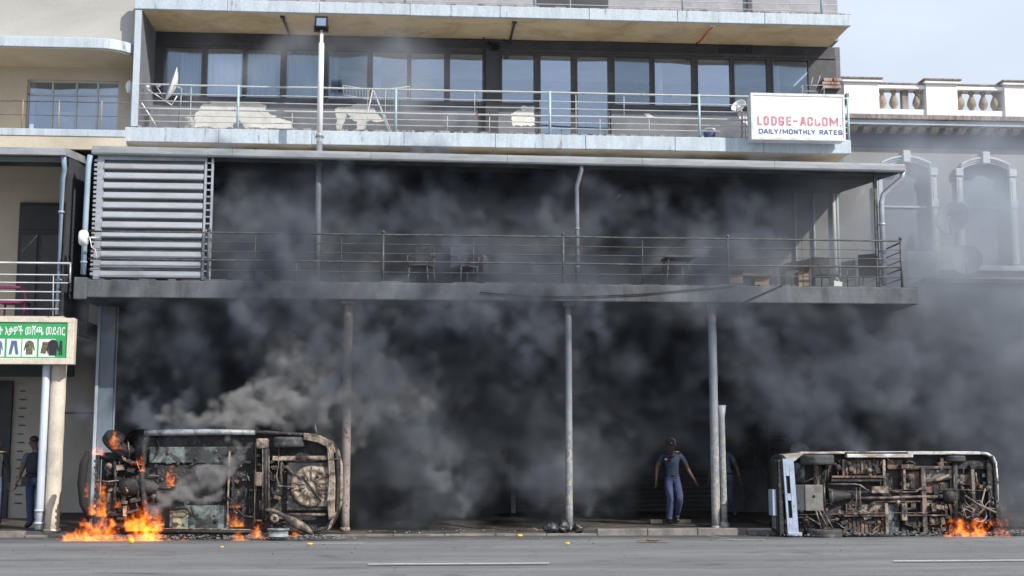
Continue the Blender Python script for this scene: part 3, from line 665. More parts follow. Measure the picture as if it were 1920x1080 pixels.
def place_text(s, x0, x1, z0, z1, y, mt, parent, bold=.0, name='lettering', cut=None, spacing=1.0):
    me, a = text_mesh(s, 1.0, bold, spacing=spacing)
    if len(a) == 0: return None
    mn, mx = a.min(0), a.max(0)
    o0 = wloc(parent)
    b = np.empty_like(a)
    b[:,0] = x0 + (a[:,0]-mn[0])/(mx[0]-mn[0])*(x1-x0) - o0.x
    b[:,2] = z0 + (a[:,1]-mn[1])/(mx[1]-mn[1])*(z1-z0) - o0.z
    b[:,1] = y - a[:,2] - o0.y
    me.vertices.foreach_set('co', b.ravel()); me.update()
    import bmesh
    if cut is not None:
        bm = bmesh.new(); bm.from_mesh(me)
        for (xa, xb, za, zb) in cut:
            for co, no in (((xa,0,0),(1,0,0)),((xb,0,0),(1,0,0)),((0,0,za),(0,0,1)),((0,0,zb),(0,0,1))):
                bmesh.ops.bisect_plane(bm, geom=bm.verts[:]+bm.edges[:]+bm.faces[:], plane_co=Vector(co)-o0, plane_no=no)
            dl = [f for f in bm.faces if xa < (f.calc_center_median().x+o0.x) < xb and za < (f.calc_center_median().z+o0.z) < zb]
            bmesh.ops.delete(bm, geom=dl, context='FACES')
        bm.to_mesh(me); bm.free()
    me.materials.clear(); me.materials.append(mt)
    o = bpy.data.objects.new(name, me); COL.objects.link(o); o.parent = parent
    return o
yt = Yn-.009
cx = lambda px: X(px,240,Yn-.01); cz = lambda py: Z(1500,py,Yn-.01)
K_ = 6.354; lx = lambda v: cx(1380+v/K_)
GLYPH = {'L':[[(0,1),(0,0)],[(0,0),(1,0)]],'O':[[(0,.15),(0,.85),(.2,1),(.8,1),(1,.85),(1,.15),(.8,0),(.2,0),(0,.15)]],'D':[[(0,0),(0,1)],[(0,1),(.7,1),(1,.8),(1,.2),(.7,0),(0,0)]],
 'G':[[(1,.80),(1,.85),(.8,1),(.2,1),(0,.85),(0,.15),(.2,0),(.8,0),(1,.15),(1,.44),(.6,.44)]],'E':[[(0,0),(0,1)],[(0,1),(1,1)],[(0,.52),(.85,.52)],[(0,0),(1,0)]],'-':[[(0,.5),(1,.5)]],
 'A':[[(0,0),(.4,1),(.6,1),(1,0)],[(.2,.3),(.8,.3)]],'C':[[(1,.68),(1,.85),(.8,1),(.2,1),(0,.85),(0,.15),(.2,0),(.8,0),(1,.15),(1,.32)]],'c':[[(0,.78),(0,.15),(.2,0),(.8,0),(1,.15),(1,.28)]],
 'M':[[(0,0),(0,1)],[(0,1),(.5,.25)],[(.5,.25),(1,1)],[(1,1),(1,0)]],'.':[[(0,.0),(1,.0)]],'I':[[(.5,0),(.5,1)]],'Y':[[(0,1),(.5,.45)],[(1,1),(.5,.45)],[(.5,.5),(.5,0)]],'/':[[(0,0),(1,1)]],
 'N':[[(0,0),(0,1)],[(0,1),(1,0)],[(1,0),(1,1)]],'T':[[(0,1),(1,1)],[(.5,.95),(.5,0)]],'H':[[(0,0),(0,1)],[(1,0),(1,1)],[(0,.5),(1,.5)]],'R':[[(0,0),(0,1)],[(0,1),(.8,1),(1,.85),(1,.65),(.8,.5),(0,.5)],[(.55,.5),(1,0)]],
 'S':[[(1,.8),(.8,1),(.2,1),(0,.85),(0,.65),(.2,.52),(.8,.48),(1,.35),(1,.15),(.8,0),(.2,0),(0,.2)]]}
def glyph(ch, x0, x1, z0, z1, y, t, mt, parent):
    m = MB(); k = 0; th = t*1.15
    X0, X1, Z0, Z1 = x0+t/2, x1-t/2, z0+th/2, z1-th/2
    if ch == '.': Z1 = Z0
    for st in GLYPH[ch]:
        for (u0, v0), (u1, v1) in zip(st, st[1:]):
            a_ = Vector((X0+(X1-X0)*u0, 0, Z0+(Z1-Z0)*v0)); b_ = Vector((X0+(X1-X0)*u1, 0, Z0+(Z1-Z0)*v1)); d = (b_-a_)
            if d.length < 1e-4: continue
            d.normalize(); n_ = Vector((-d.z*t/2, 0, d.x*t/2)); e_ = d*t*.38; yy = y - .0002*k; k += 1
            m.add([(p.x, yy, p.z) for p in (a_-e_-n_, b_+e_-n_, b_+e_+n_, a_-e_+n_)], [(0,1,2,3)])
    m.build('letter', mt, parent)
for ch, a_, b_ in (('L',255,315),('O',330,397),('D',420,490),('G',508,577),('E',600,665),('-',677,743),('A',765,840),('C',850,922),('c',938,1010),('O',1024,1096),('M',1115,1222),('.',1235,1262)):
    glyph(ch, lx(a_), lx(b_), cz(236.6), cz(218.4), yt, .046, M['faded_red'], sg)
for ch, a_, b_ in (('D',268,324),('A',326,384),('I',386,406),('L',410,450),('Y',451,505),('/',514,542),('M',553,620),('O',628,678),('N',688,736),('T',741,792),('H',800,846),('L',855,891),('Y',892,946),('R',992,1040),('A',1044,1098),('T',1100,1152),('E',1162,1204),('S',1214,1267)):
    glyph(ch, lx(a_), lx(b_), cz(252.3), cz(242.3), yt, .027, M['navy'], sg)

# ================================================================== floodlight pole
Yp = YF+.42; xb = X(594,520,Yp); xt = X(603,60,Yp); zt_ = Z(600,55,Yp)
fl = thing('floodlight_pole', 'tall white pole with a black floodlight on top, rising through the canopy', 'floodlight', (xb, Yp, zdt))
xb = (xb+xt)/2; fl.location.x = xb
MB().tube([(xb,Yp,zdt),(xb,Yp,zt_-2.4)], .062, 14).build('shaded_lower_shaft', M['pole'], fl)  # white pole too; canopy shade and smoke put into the darker paint
MB().tube([(xb,Yp,zt_-2.4),(xb,Yp,zt_-.3),(xb,Yp,zt_-.28),(xb,Yp,zt_)], [.06,.058,.035,.035], 14).build('upper_shaft', M['whitepole'], fl)
MB().tube([(xb,Yp,zct+.38),(xb,Yp,zct+.48)], [.09,.065], 14).build('flashing_collar', M['gutter'], fl)
hd = MB().box(xb-.14, xb+.13, Yp-.1, Yp+.06, zt_-.02, zt_+.26, rot=Matrix.Rotation(R(-14),3,'X')).build('lamp_head', M['black'], fl, bevel=.01)
MB().box(xb-.1, xb+.09, Yp-.128, Yp-.112, zt_+.03, zt_+.21, rot=Matrix.Rotation(R(-14),3,'X')).build('lamp_glass', M['lampglass'], hd)
MB().box(xb-.1, xb+.09, Yp-.108, Yp-.103, zt_+.03, zt_+.21, rot=Matrix.Rotation(R(-14),3,'X')).build('reflector', M['white'], hd)
MB().tube([(xb-.15,Yp-.02,zt_+.08),(xb-.15,Yp-.02,zt_-.06),(xb+.14,Yp-.02,zt_-.06),(xb+.14,Yp-.02,zt_+.08)], .012, 6).build('bracket', M['black'], fl)

# ================================================================== things on the balconies
# drying rack
yd = YB+.6; rk = thing('drying_rack', 'white folding clothes drying rack with wings spread on the balcony', 'drying rack', (X(705,240,yd), yd, zs1t))
q = lambda px, py, dy=0: P(px, py, yd+dy)
m = MB()
for dy in (-.25, .25):
    a, b_, c = q(699,166,0), q(682,246,dy), q(735,243,dy)
    b_.z = zs1t+.05; c.z = zs1t+.05
    m.tube([b_, (a.x, a.y+dy*.1, a.z)], .009, 6).tube([c, (a.x, a.y+dy*.1, a.z)], .009, 6)
m.build('leg_frame', M['white'], rk)
def wing(pa, pb, pc, pd, k):
    w = MB(); w.tube([pa, pb], .008, 6).tube([pc, pd], .008, 6).tube([pa, pc], .008, 6).tube([pb, pd], .008, 6)
    for i in range(1, k): w.tube([pa.lerp(pb, i/k), pc.lerp(pd, i/k)], .005, 5)
    w.build('wing', M['white'], rk)
wing(q(643,160,-.2), q(692,168,-.2), q(645,178,.35), q(692,186,.35), 8)
wing(q(712,169,-.2), q(768,162,-.2), q(712,184,.35), q(768,184,.35), 9)
for (px) in (690, 723): a = q(px,165); MB().tube([(a.x,yd,zs1t+.45),(a.x,yd,a.z)], .007, 5).build('upright', M['white'], rk)
# satellite dishes on the upper balcony left
def dish(name, label, c, r, nrm, mt, text=None, arm=True, group=None, depth=.12, stand=None):
    c = Vector(c); nrm = Vector(nrm).normalized(); t = thing(name, label, 'satellite dish', tuple(c), group)
    q_ = nrm.to_track_quat('Z','Y').to_matrix(); m = MB(); N_ = 28; K = 6
    prof = [(r*i/K, depth*(i/K)**2) for i in range(K+1)] + [(r+.012, depth), (r+.012, depth-.015)] + [(r*i/K, depth*(i/K)**2-.012) for i in range(K, -1, -1)]
    m.lathe([(max(a,.002), b) for a, b in prof], (0,0,0), N_)
    m.v = [tuple(q_ @ Vector((v[0]*.93, v[1], v[2])) + c) for v in m.v]
    m.build('reflector', mt, t)
    if arm:
        e = c + q_ @ Vector((0, -r*.35, r*1.05)); s = c + q_ @ Vector((0, -r*.98, depth))
        MB().tube([s, e], .013, 6).build('feed_arm', M['galv'], t)
        MB().tube([e, e + (c-e).normalized()*.09], [.03,.04], 8).build('feed_horn', M['white'], t)
    if stand: MB().tube([c - nrm*.02, c - nrm*.12, stand], .02, 8).build('mount', M['galv'], t)
    return t, q_
yy = YB+.35
c = P(330,162,yy); dish('satellite_dish', 'white satellite dish seen edge on, behind the left end of the balcony railing', c, .38, (-.92,-.30,.28), M['white'], stand=(c.x+.06, yy+.1, zs1t))
t = thing('antenna_bracket', 'white lattice antenna mast leaning at the left corner of the balcony', 'antenna', tuple(P(247,235,yy)))
m = MB(); a, b_ = P(256,178,yy), P(293,236,yy); m.tube([a, b_], .018, 6); m.tube([P(250,180,yy), P(252,236,yy)], .014, 6); m.tube([P(270,163,yy), P(322,197,yy), P(332,180,yy)], .014, 6)
m.build('strut', M['white'], t)
MB().ell(P(243,163,yy), (.085,.08,.15), jit=.12, seed=3).build('wrapped_head', M['white'], t)
MB().ell(P(276,162,yy), (.05,.05,.05), jit=.1, seed=4).build('coupling', M['white'], t)
c = P(356,205,yy+.2); t = thing('flower_pot', 'small pale broken pot standing on the balcony below the dish', 'pot', (c.x, c.y, zs1t))
MB().lathe([(.002,0),(.09,0),(.13,.28),(.15,.3),(.13,.3),(.08,.03)], (c.x,c.y,zs1t+.05), 14).build('pot', M['peel'], t)
m = MB(); rn = random.Random(4)
for i in range(12): a = Vector((c.x, c.y, zs1t+.32)); m.tube([a, a+Vector((rn.uniform(-.15,.15), rn.uniform(-.1,.1), rn.uniform(.05,.22)))], [.008,.003], 4)
m.build('dry_stem', M['stone'], t)
# bucket and big round dish shape beside the lodge sign
c = P(1330,245,YB+.5); t = thing('plastic_bucket', 'white and blue plastic bucket behind the railing near the lodge sign', 'bucket', (c.x, c.y, zs1t))
MB().lathe([(.002,0),(.11,0),(.13,.26),(.14,.27),(.14,.29),(.002,.30)], (c.x,c.y,zs1t+.02), 18).build('tub', M['white'], t)
MB().lathe([(.1205,.08),(.133,.24)], (c.x,c.y,zs1t+.02), 18).build('blue_label', M['navy'], t)
c = P(1388,205,YB+.45); dish('satellite_dish', 'small white dish facing the street, left of the lodge sign', c, .17, (-.5,-.6,.5), M['white'], stand=(c.x+.1, c.y+.3, zs1t+.1))
# washing line bracket to the right of the sign top
m = MB(); a = P(1505,160,YB+.9)
t = thing('clothes_frame', 'thin metal clothes frame standing above the lodge sign', 'drying rack', (a.x, a.y, zs1t))
for (p, q_) in (((1508,160),(1545,160)),((1497,171),(1530,171)),((1524,145),(1518,172)),((1538,142),(1528,172)),((1505,160),(1497,171)),((1545,160),(1537,176)),((1505,160),(1505,240)),((1545,160),(1545,240))):
    m.tube([P(*p,YB+.9), P(*q_,YB+.95)], .009, 5)
m.build('frame', M['galv'], t)
# red rod under the soffit
a, b_ = P(1336,45,YB+.2), P(1307,83,YB+1.0)
t = thing('hanging_rod', 'short orange red rod hanging under the top balcony soffit', 'rod', tuple(a))
a.z = zs2b-.02
MB().tube([a, b_], .022, 8).build('rod', M['redrod'], t); MB().box(a.x-.06,a.x+.06,a.y-.04,a.y+.04,zs2b-.03,zs2b-.003).build('ceiling_plate', M['white'], t)
MB().ell(b_,(.035,.035,.05)).build('rod_end', M['black'], t)
# dark drain brackets under the upper soffit
for i, (p, q_, lb) in enumerate((((530,28),(543,58),'dark waste pipe stub under the top soffit, left of the floodlight'),((965,34),(957,66),'dark waste pipe stub under the top soffit, over the wide pier'))):
    t = thing('waste_pipe', lb, 'pipe', tuple(P(*p,YB+.25))); a = P(*p,YB+.25); b_ = P(*q_,YW-.15); a.z = zs2b-.03; b_.z = min(b_.z, zs2b-.06)
    MB().tube([a, b_, (b_.x, YW-.02, b_.z)], .028, 8).build('pipe', M['frame'], t)
    MB().box(a.x-.05,a.x+.05,a.y-.03,a.y+.03,zs2b-.05,zs2b-.004).build('strap', M['frame'], t)
# cable tangle above the wide pier
t = thing('cable_bracket', 'dark pipe and tangled cables beside the wide pier', 'cable', tuple(P(910,80,YW-.1)))
m = MB(); m.tube([P(907,66,YW-.12),P(907,190,YW-.12)], .018, 6); m.tube([P(907,78,YW-.12),P(945,77,YW-.12),P(945,68,YW-.12)], .015, 6)
m.build('pipe', M['frame'], t); m = MB(); rn = random.Random(2)
for i in range(6):
    pts = [P(912+rn.uniform(0,26), 78+rn.uniform(0,16), YW-.16) for k in range(6)]; m.tube(pts, .007, 5)
m.build('cable', M['black'], t)

# gallery furniture
def chair(px, lab, mt, Yc=27.2, rot=0, s=1.0, legdark=None, grp='chairs left on the gallery'):
    c = P(px,520,Yc); t = thing('plastic_chair', lab, 'chair', (c.x, Yc, zdt), grp); rz = Matrix.Rotation(R(rot),3,'Z')
    def tr(m): m.v = [tuple(rz @ Vector((v[0]*s, v[1]*s, v[2]*s)) + Vector((c.x, Yc, zdt))) for v in m.v]; return m
    tr(MB().box(-.22,.22,-.22,.22,.42,.45)).build('seat', mt, t, bevel=.01)
    tr(MB().box(-.21,.21,.19,.23,.45,.88)).build('backrest', mt, t, bevel=.01)
    for sx in (-1,1):
        for sy in (-1,1): tr(MB().tube([(sx*.19,sy*.19,.42),(sx*.23,sy*.23,0)], [.02,.014], 6)).build('leg', mt, t)
        tr(MB().tube([(sx*.22,.2,.66),(sx*.25,-.18,.64),(sx*.22,-.2,.44)], .015, 6)).build('armrest', mt, t)
    return t
chair(870,'grey chair at mid gallery, left of the thin middle downpipe, faint in the smoke',M['deck'],26.3,30)
chair(790,'dark chair faint in the smoke over the shutter pier',M['raildark'],26.2,-20)
chair(1548,'dark chair facing the street beside the dark cabinet on the gallery',M['black'],27.0,10)
chair(1580,'dark chair turned sideways between cabinet and end rail',M['raildark'],27.6,-60)
chair(1632,'chair nearest the shiny downpipe at the gallery end',M['black'],26.9,150)
chair(925,'low chair next to the thin middle downpipe',M['deck'],26.4,70,.8)
def table(px, lab, w, h, mt, Yc=27.0):
    c = P(px,520,Yc); t = thing('table', lab, 'table', (c.x,Yc,zdt))
    MB().box(c.x-w/2,c.x+w/2,Yc-.3,Yc+.3,zdt+h-.04,zdt+h).build('table_top', mt, t, bevel=.008)
    for sx in (-1,1):
        for sy in (-1,1): MB().tube([(c.x+sx*(w/2-.06),Yc+sy*.24,zdt+h-.04),(c.x+sx*(w/2-.0),Yc+sy*.27,zdt)], .018, 6).build('leg', mt, t)
table(1272,'metal table with splayed legs behind the gallery railing',.62,.66,M['raildark'], 26.1)
table(1400,'low wooden table loaded with boxes on the gallery',.8,.36,M['wood'],26.5)
c = P(1495,500,26.9); t = thing('dark_cabinet', 'black slanted cabinet standing on the gallery', 'cabinet', (c.x,27.0,zdt))
MB().prism([(c.x-.3,zdt+.55),(c.x+.27,zdt+.6),(c.x+.27,zdt+.78),(c.x-.27,zdt+.68)],26.8,27.3).build('top_panel', M['black'], t)
MB().box(c.x-.28,c.x-.05,26.85,27.25,zdt,zdt+.545).build('body', M['darkpanel'], t); MB().box(c.x+.2,c.x+.25,26.85,27.25,zdt,zdt+.59).build('leg', M['black'], t)
for i, (px, w, h, d, lb) in enumerate(((1375,.32,.3,0,'brown cardboard box leftmost on the gallery floor'),(1425,.3,.22,.1,'brown cardboard box beside the dark cabinet'),(1503,.22,.36,-.2,'tall brown carton in front of the dark cabinet'),)):
    c = P(px,520,26.05+d*.3); t = thing('cardboard_box', lb, 'box', (c.x,c.y,zdt), 'boxes on the gallery')
    MB().box(c.x-w/2,c.x+w/2,c.y-.15,c.y+.15,zdt+.002,zdt+h).build('carton', M['wood'], t)
    MB().add([(c.x-w/2,c.y-.15,zdt+h),(c.x+w/2,c.y-.15,zdt+h),(c.x+w/2,c.y-.27,zdt+h+.06),(c.x-w/2,c.y-.27,zdt+h+.06)],[(0,1,2,3)]).build('flap', M['wood'], t)
c = P(1569,512,26.8); t = thing('paper_bag', 'small white bag on the gallery floor by the chairs', 'bag', (c.x,c.y,zdt))
MB().prism([(c.x-.09,zdt),(c.x+.08,zdt),(c.x+.1,zdt+.27),(c.x-.08,zdt+.3)],26.75,26.87).build('bag', M['white'], t)
MB().tube([(c.x-.05,26.8,zdt+.28),(c.x,26.8,zdt+.38),(c.x+.06,26.8,zdt+.27)],.008,5).build('handle', M['white'], t)
# sagging cable along the deck fascia
m = MB(); pts = [P(px,py,YG-.03) for px,py in ((900,548),(1000,556),(1100,556),(1200,552),(1300,543),(1380,536))]; m.tube(pts,.012,5)
tag(m.build('sagging_cable', M['black']), 'black cable sagging along the edge of the gallery deck', 'cable')
m = MB(); m.tube([P(1395,566,YG-.03),P(1425,553,YG-.03),P(1470,533,YG-.02)],.012,5)
tag(m.build('sagging_cable', M['black']), 'short black cable rising across the deck edge near the gallery end', 'cable')

# ================================================================== RIGHT (old) BUILDING
YV = 29.6
vb = thing('old_corner_building', 'grey Victorian building with white balustrade parapet and arched windows', 'building', (X(1750,400,YV), YV, 0))
vx0, vx1 = X(1452,400,YV)+.02, 24.0
zl = lambda py, px=1750: Z(px,py,YV)
# wall with two recessed arched windows: built as strips round the openings
def arch_z(x, xa, xb, zs, rise): u = (x-(xa+xb)/2)/((xb-xa)/2); return zs + rise*(1-u*u)
ops = [(X(1655,400,YV), X(1745,400,YV)), (X(1805,400,YV), X(1893,400,YV)), (X(1953,400,YV), X(2040,400,YV)), (X(2100,400,YV), X(2188,400,YV))]
zsill, zspr, rise_ = Z(1750,497,YV), Z(1750,318,YV), .17
zfr = Z(1750,277,YV)
wm = MB(); n = 12; prev = vx0
wm.box(vx0, vx1, YV, YV+.3, 3.0, zsill)
for (a, b) in ops:
    wm.box(prev, a, YV, YV+.3, zsill, zfr)
    for i in range(n):
        xa, xb = a+(b-a)*i/n, a+(b-a)*(i+1)/n; za, zb = arch_z(xa,a,b,zspr,rise_), arch_z(xb,a,b,zspr,rise_)
        wm.prism([(xa,za),(xb,zb),(xb,zfr),(xa,zfr)], YV, YV+.3)
    prev = b
wm.box(prev, vx1, YV, YV+.3, zsill, zfr)
wm.build('wall', M['victwall'], vb)
B(vx0, vx1, YV-.03, YV+.29, zfr+.001, Z(1750,240,YV-.3)).build('shaded_frieze', M['victdark'], vb)  # cornice shadow put into the dark colour of this band
zc0, zc1, zc2 = Z(1750,235,YV-.5), Z(1750,226,YV-.5), Z(1750,217,YV-.5)
B(vx0+.3, vx1, YV-.50, YV+.28, zc0+.002, zc1).build('cornice', M['victmould'], vb, bevel=.01)
B(vx0+.3, vx1, YV-.58, YV+.28, zc1+.002, zc2).build('cornice_coping', M['coping'], vb, bevel=.01)
B(vx0+.3, vx1, YV-.2, YV-.031, zc0-.06, zc0+.0).build('bed_moulding', M['victdark'], vb)
md = MB().prism([(YV-.42,zc0-.002),(YV-.42,zc0-.07),(YV-.36,zc0-.12),(YV-.24,zc0-.15),(YV-.202,zc0-.15),(YV-.202,zc0-.002)], X(1590,240,YV)-.09, X(1590,240,YV)+.09, 'YZ').build('modillion', M['stone'], vb, bevel=.008)
for i in range(1, 28): inst(md, (i*.335, 0, 0))
# parapet
Yb = YV-.1; pz0 = zc2+.002; pz1, pz2 = Z(1750,160,Yb), Z(1750,152,Yb)
B(vx0+.5, vx1, Yb-.06, Yb+.3, pz0, pz0+.24).build('parapet_plinth', M['victwhite'], vb, bevel=.01)
seg = []
def px_(p): return X(p,190,Yb-.12)
pedx = [(1583,1649),(1737,1796),(1884,1944),(2032,2092)]
for (a, b) in pedx:
    x0, x1 = px_(a), px_(b)
    pd = B(x0, x1, Yb-.12, Yb+.34, pz0+.0, pz1).build('parapet_pedestal', M['victwhite'], vb, bevel=.012)
    B(x0-.05, x1+.05, Yb-.19, Yb+.41, pz1+.001, pz1+.07).build('pedestal_cornice', M['victwhite'], pd, bevel=.008)
    B(x0-.08, x1+.08, Yb-.22, Yb+.44, pz1+.072, pz1+.115).build('pedestal_coping', M['coping'], pd, bevel=.008)
bal = None
for i in range(3):
    x0, x1 = px_(pedx[i][1])+.0, px_(pedx[i+1][0])-.0
    B(x0, x1, Yb-.08, Yb+.3, pz1-.12, pz1-.02).build('balustrade_rail', M['victwhite'], vb, bevel=.008)
    B(x0+.05, x1-.05, Yb-.1, Yb+.32, pz1-.018, pz1+.02).build('balustrade_coping', M['coping'], vb)
    zb0, zb1 = pz0+.242, pz1-.122; hh = zb1-zb0
    prof = [(.075,0),(.075,.05*hh),(.05,.08*hh),(.055,.12*hh),(.105,.3*hh),(.112,.42*hh),(.09,.58*hh),(.045,.78*hh),(.045,.84*hh),(.07,.9*hh),(.07,hh)]
    for k in range(4):
        xx = x0 + (x1-x0)*(k+.5)/4
        if bal is None: bal = MB().lathe(prof, (xx, Yb+.1, zb0), 14).build('baluster', M['stone'], vb); bx = xx
        else:
            if i == 0 and k == 2: continue
            inst(bal, (xx-bx, 0, 0))
    if i == 0:
        xx = x0 + (x1-x0)*2.5/4; s = MB().box(xx-.1, xx+.07, Yb+.05, Yb+.2, zb0, zb1).build('patch_block', M['coping'], vb, bevel=.02)
B(vx0+.3, vx1, YV+.31, YV+7, zc0, zc2).build('roof_slab', M['victdark'], vb)
B(X(1588,190,Yb-.3), X(1593,190,Yb-.3), Yb-.28, Yb-.14, pz0+.3, pz0+.55).build('wall_bracket', M['stone'], vb)
# arched windows: mouldings, jambs, keystone, recessed face
for wi, (a, b) in enumerate(ops[:3]):
    f = B(a-.01, b+.01, YV+.16, YV+.2, zsill, zspr+rise_+.02).build('arched_window', M['victdark'], vb)
    B(a+.06, b-.06, YV+.12, YV+.158, (zsill+zspr)/2+.25, (zsill+zspr)/2+.29).build('transom', M['victmould'], f)
    m = MB(); bw = .15
    for (r0, r1, pr_) in ((0,.05,.05),(.052,.1,.085),(.102,bw,.12)):
        for i in range(n):
            xa, xb = a-.02+(b-a+.04)*i/n, a-.02+(b-a+.04)*(i+1)/n
            f1 = lambda x: arch_z(x,a-.02,b+.02,zspr,rise_)
            m.prism([(xa,f1(xa)+r0),(xb,f1(xb)+r0),(xb,f1(xb)+r1),(xa,f1(xa)+r1)], YV-pr_, YV-.002)
    m.build('arch_moulding', M['victmould'], f)
    for sx, xx in ((-1,a),(1,b)):
        x0, x1 = (xx-.15, xx-.005) if sx < 0 else (xx+.005, xx+.15)
        B(x0, x1, YV-.09, YV-.002, zsill+.02, zspr-.17).build('jamb', M['victmould'], f, bevel=.01)
        B(x0+.045, x1-.045, YV-.105, YV-.091, zsill+.1, zspr-.25).build('jamb_fillet', M['victmould'], f)
        B(x0-.02, x1+.02, YV-.13, YV-.002, zspr-.168, zspr+.02).build('impost', M['victmould'], f, bevel=.012)
        B(x0-.015, x1+.015, YV-.12, YV-.002, zspr-.95, zspr-.75).build('jamb_block', M['victmould'], f, bevel=.012)
    xm = (a+b)/2; B(xm-.09, xm+.09, YV-.17, YV-.002, zspr+rise_-.03, zspr+rise_+.26).build('keystone', M['victmould'], f, bevel=.015)
B(X(1712,497,YV-.1), vx1, YV-.12, YV-.002, zsill-.14, zsill-.01).build('string_course', M['victmould'], vb, bevel=.01)
# pipes on its wall inside the gallery end
for p in (1490,1525,1563,1570,1640): 
    xx = X(p,430,YV); MB().tube([(xx,YV-.05,zdt+.3),(xx,YV-.05,zct+.3)], .03 if p != 1563 else .05, 8).build('wall_pipe', M['victmould'] if p != 1563 else M['peel'], vb)
# lower roof and ground floor of the old building
zlr = Z(1850,524,27.5)
B(X(1722,530,27.5)+.1, vx1, 27.4, YV+.28, zlr-.1, zlr).build('verandah_roof', M['darkpanel'], vb, bevel=.01)
B(X(1722,530,27.5)+.1, vx1, 27.5, 27.6, zlr-1.25, zlr-.103).build('verandah_fascia', M['deck'], vb)
B(xg1+.0, vx1, YS-.1, YS+.3, 0.2, zlr-.103).build('ground_floor_wall', M['deck'], vb)

# air conditioner, dishes on the right
Ya = YV-.75
x0, x1, z0, z1 = X(1702,495,Ya), X(1763,495,Ya), Z(1730,520,Ya), Z(1730,471,Ya)
ac = thing('air_conditioner', 'white air conditioner unit at the end of the gallery railing', 'air conditioner', (x0, Ya, z0))
B(x0, x1, Ya, Ya+.3, z0, z1).build('casing', M['acwhite'], ac, bevel=.012)
m = MB(); k = 14
for i in range(k): m.box(x0+.03, x0+(x1-x0)*.62, Ya-.012, Ya-.002, z0+.04+i*(z1-z0-.08)/k, z0+.04+(i+.5)*(z1-z0-.08)/k)
m.build('grille', M['acwhite'], ac)
B(x0+(x1-x0)*.68, x1-.03, Ya-.01, Ya-.002, z0+.03, z1-.03).build('side_panel', M['acwhite'], ac)
B(x0+(x1-x0)*.76, x1-.09, Ya-.014, Ya-.0105, z0+.28, z0+.31).build('badge', M['black'], ac)
for xx in (x0+.1, x1-.1): MB().box(xx-.02, xx+.02, Ya+.02, YV-.002, z0-.05, z0-.001).build('bracket', M['galv'], ac)
c = P(1789,412,YV-.55)
d1, q1 = dish('satellite_dish', 'large grey satellite dish with faint lettering on the old building', c, .42, (-.62,-.72,.30), M['dish'], stand=(c.x+.35, YV-.002, c.z-.45))
c2 = P(1815,490,YV-.55)
d2, q2 = dish('satellite_dish', 'plain grey satellite dish below the lettered one, beside the air conditioner', c2, .38, (-.5,-.8,.25), M['dish'], stand=(c2.x+.3, YV-.002, c2.z-.3))
me, a = text_mesh('DSTV', .16, .004); 
mx = a.max(0); a = a - np.array([mx[0]/2, 0, 0])
for i in range(len(a)):
    w = Vector((a[i,0]+.02, a[i,1]+.09, .035+a[i,2])); v = (q1 @ w); a[i] = (v.x, v.y, v.z)
me.vertices.foreach_set('co', a.astype(np.float32).ravel()); me.update(); me.materials.clear(); me.materials.append(M['black'])
o = bpy.data.objects.new('lettering', me); COL.objects.link(o); o.parent = d1

# ================================================================== LEFT BUILDING
YL, YLB = 28.0, 26.6
lx0, lx1 = -17.0, X(256,150,YB)-.03
lb = thing('cream_building', 'cream building with a rounded balcony edge next to the lodge block', 'building', (X(120,200,YL), YL, 0))
zlt, zlb_ = Z(100,69,YLB), Z(100,90,YLB)      # curved slab
zl2t, zl2b = Z(100,244,YLB), Z(100,268,YLB)
wx0, wx1, wz0, wz1 = X(49,200,YL), X(221,200,YL), Z(130,243,YL), Z(130,150,YL)
m = MB().box(lx0, wx0, YL, YL+.3, zl2t, zlb_-.003).box(wx1, lx1, YL, YL+.3, zl2t, zlb_-.003).box(wx0, wx1, YL, YL+.3, wz1, zlb_-.003).box(wx0, wx1, YL, YL+.3, zl2t-.2, wz0)
m.build('wall', M['cream'], lb)
def round_poly(x0, x1, y0, y1, r, k=10):
    return [(x0,y1),(x0,y0)] + [(x1-r+r*math.sin(i/k*math.pi/2), y0+r-r*math.cos(i/k*math.pi/2)) for i in range(k+1)] + [(x1,y1)]
MB().prism(round_poly(lx0, lx1, YLB, YL-.002, .75), zlb_+.02, zlt, 'XY').build('rounded_slab', M['slab'], lb, bevel=.015)
MB().prism(round_poly(lx0, lx1-.03, YLB+.03, YL-.003, .74), zlb_-.005, zlb_+.018, 'XY').build('soffit', M['cream'], lb)
B(lx0, lx1, YLB+.55, YLB+.75, zlt+.002, zlt+3.4).build('upper_parapet', M['greycream'], lb)
B(lx0, lx1-.0, YL+.31, YL+6, zlt, zlt+3).build('upper_core', M['greycream'], lb)
xl2 = X(233,250,YLB)
B(lx0, xl2, YLB+.12, YL-.003, zl2b, zl2t-.001).build('balcony_floor', M['cream'], lb)
B(lx0, xl2+.01, YLB, YLB+.118, zl2t-.12, zl2t+.03).build('balcony_edge', M['slab'], lb, bevel=.01)
B(lx0, xl2, YLB+.02, YLB+.118, zl2b-.12, zl2t-.122).build('lower_fascia', M['cream'], lb)
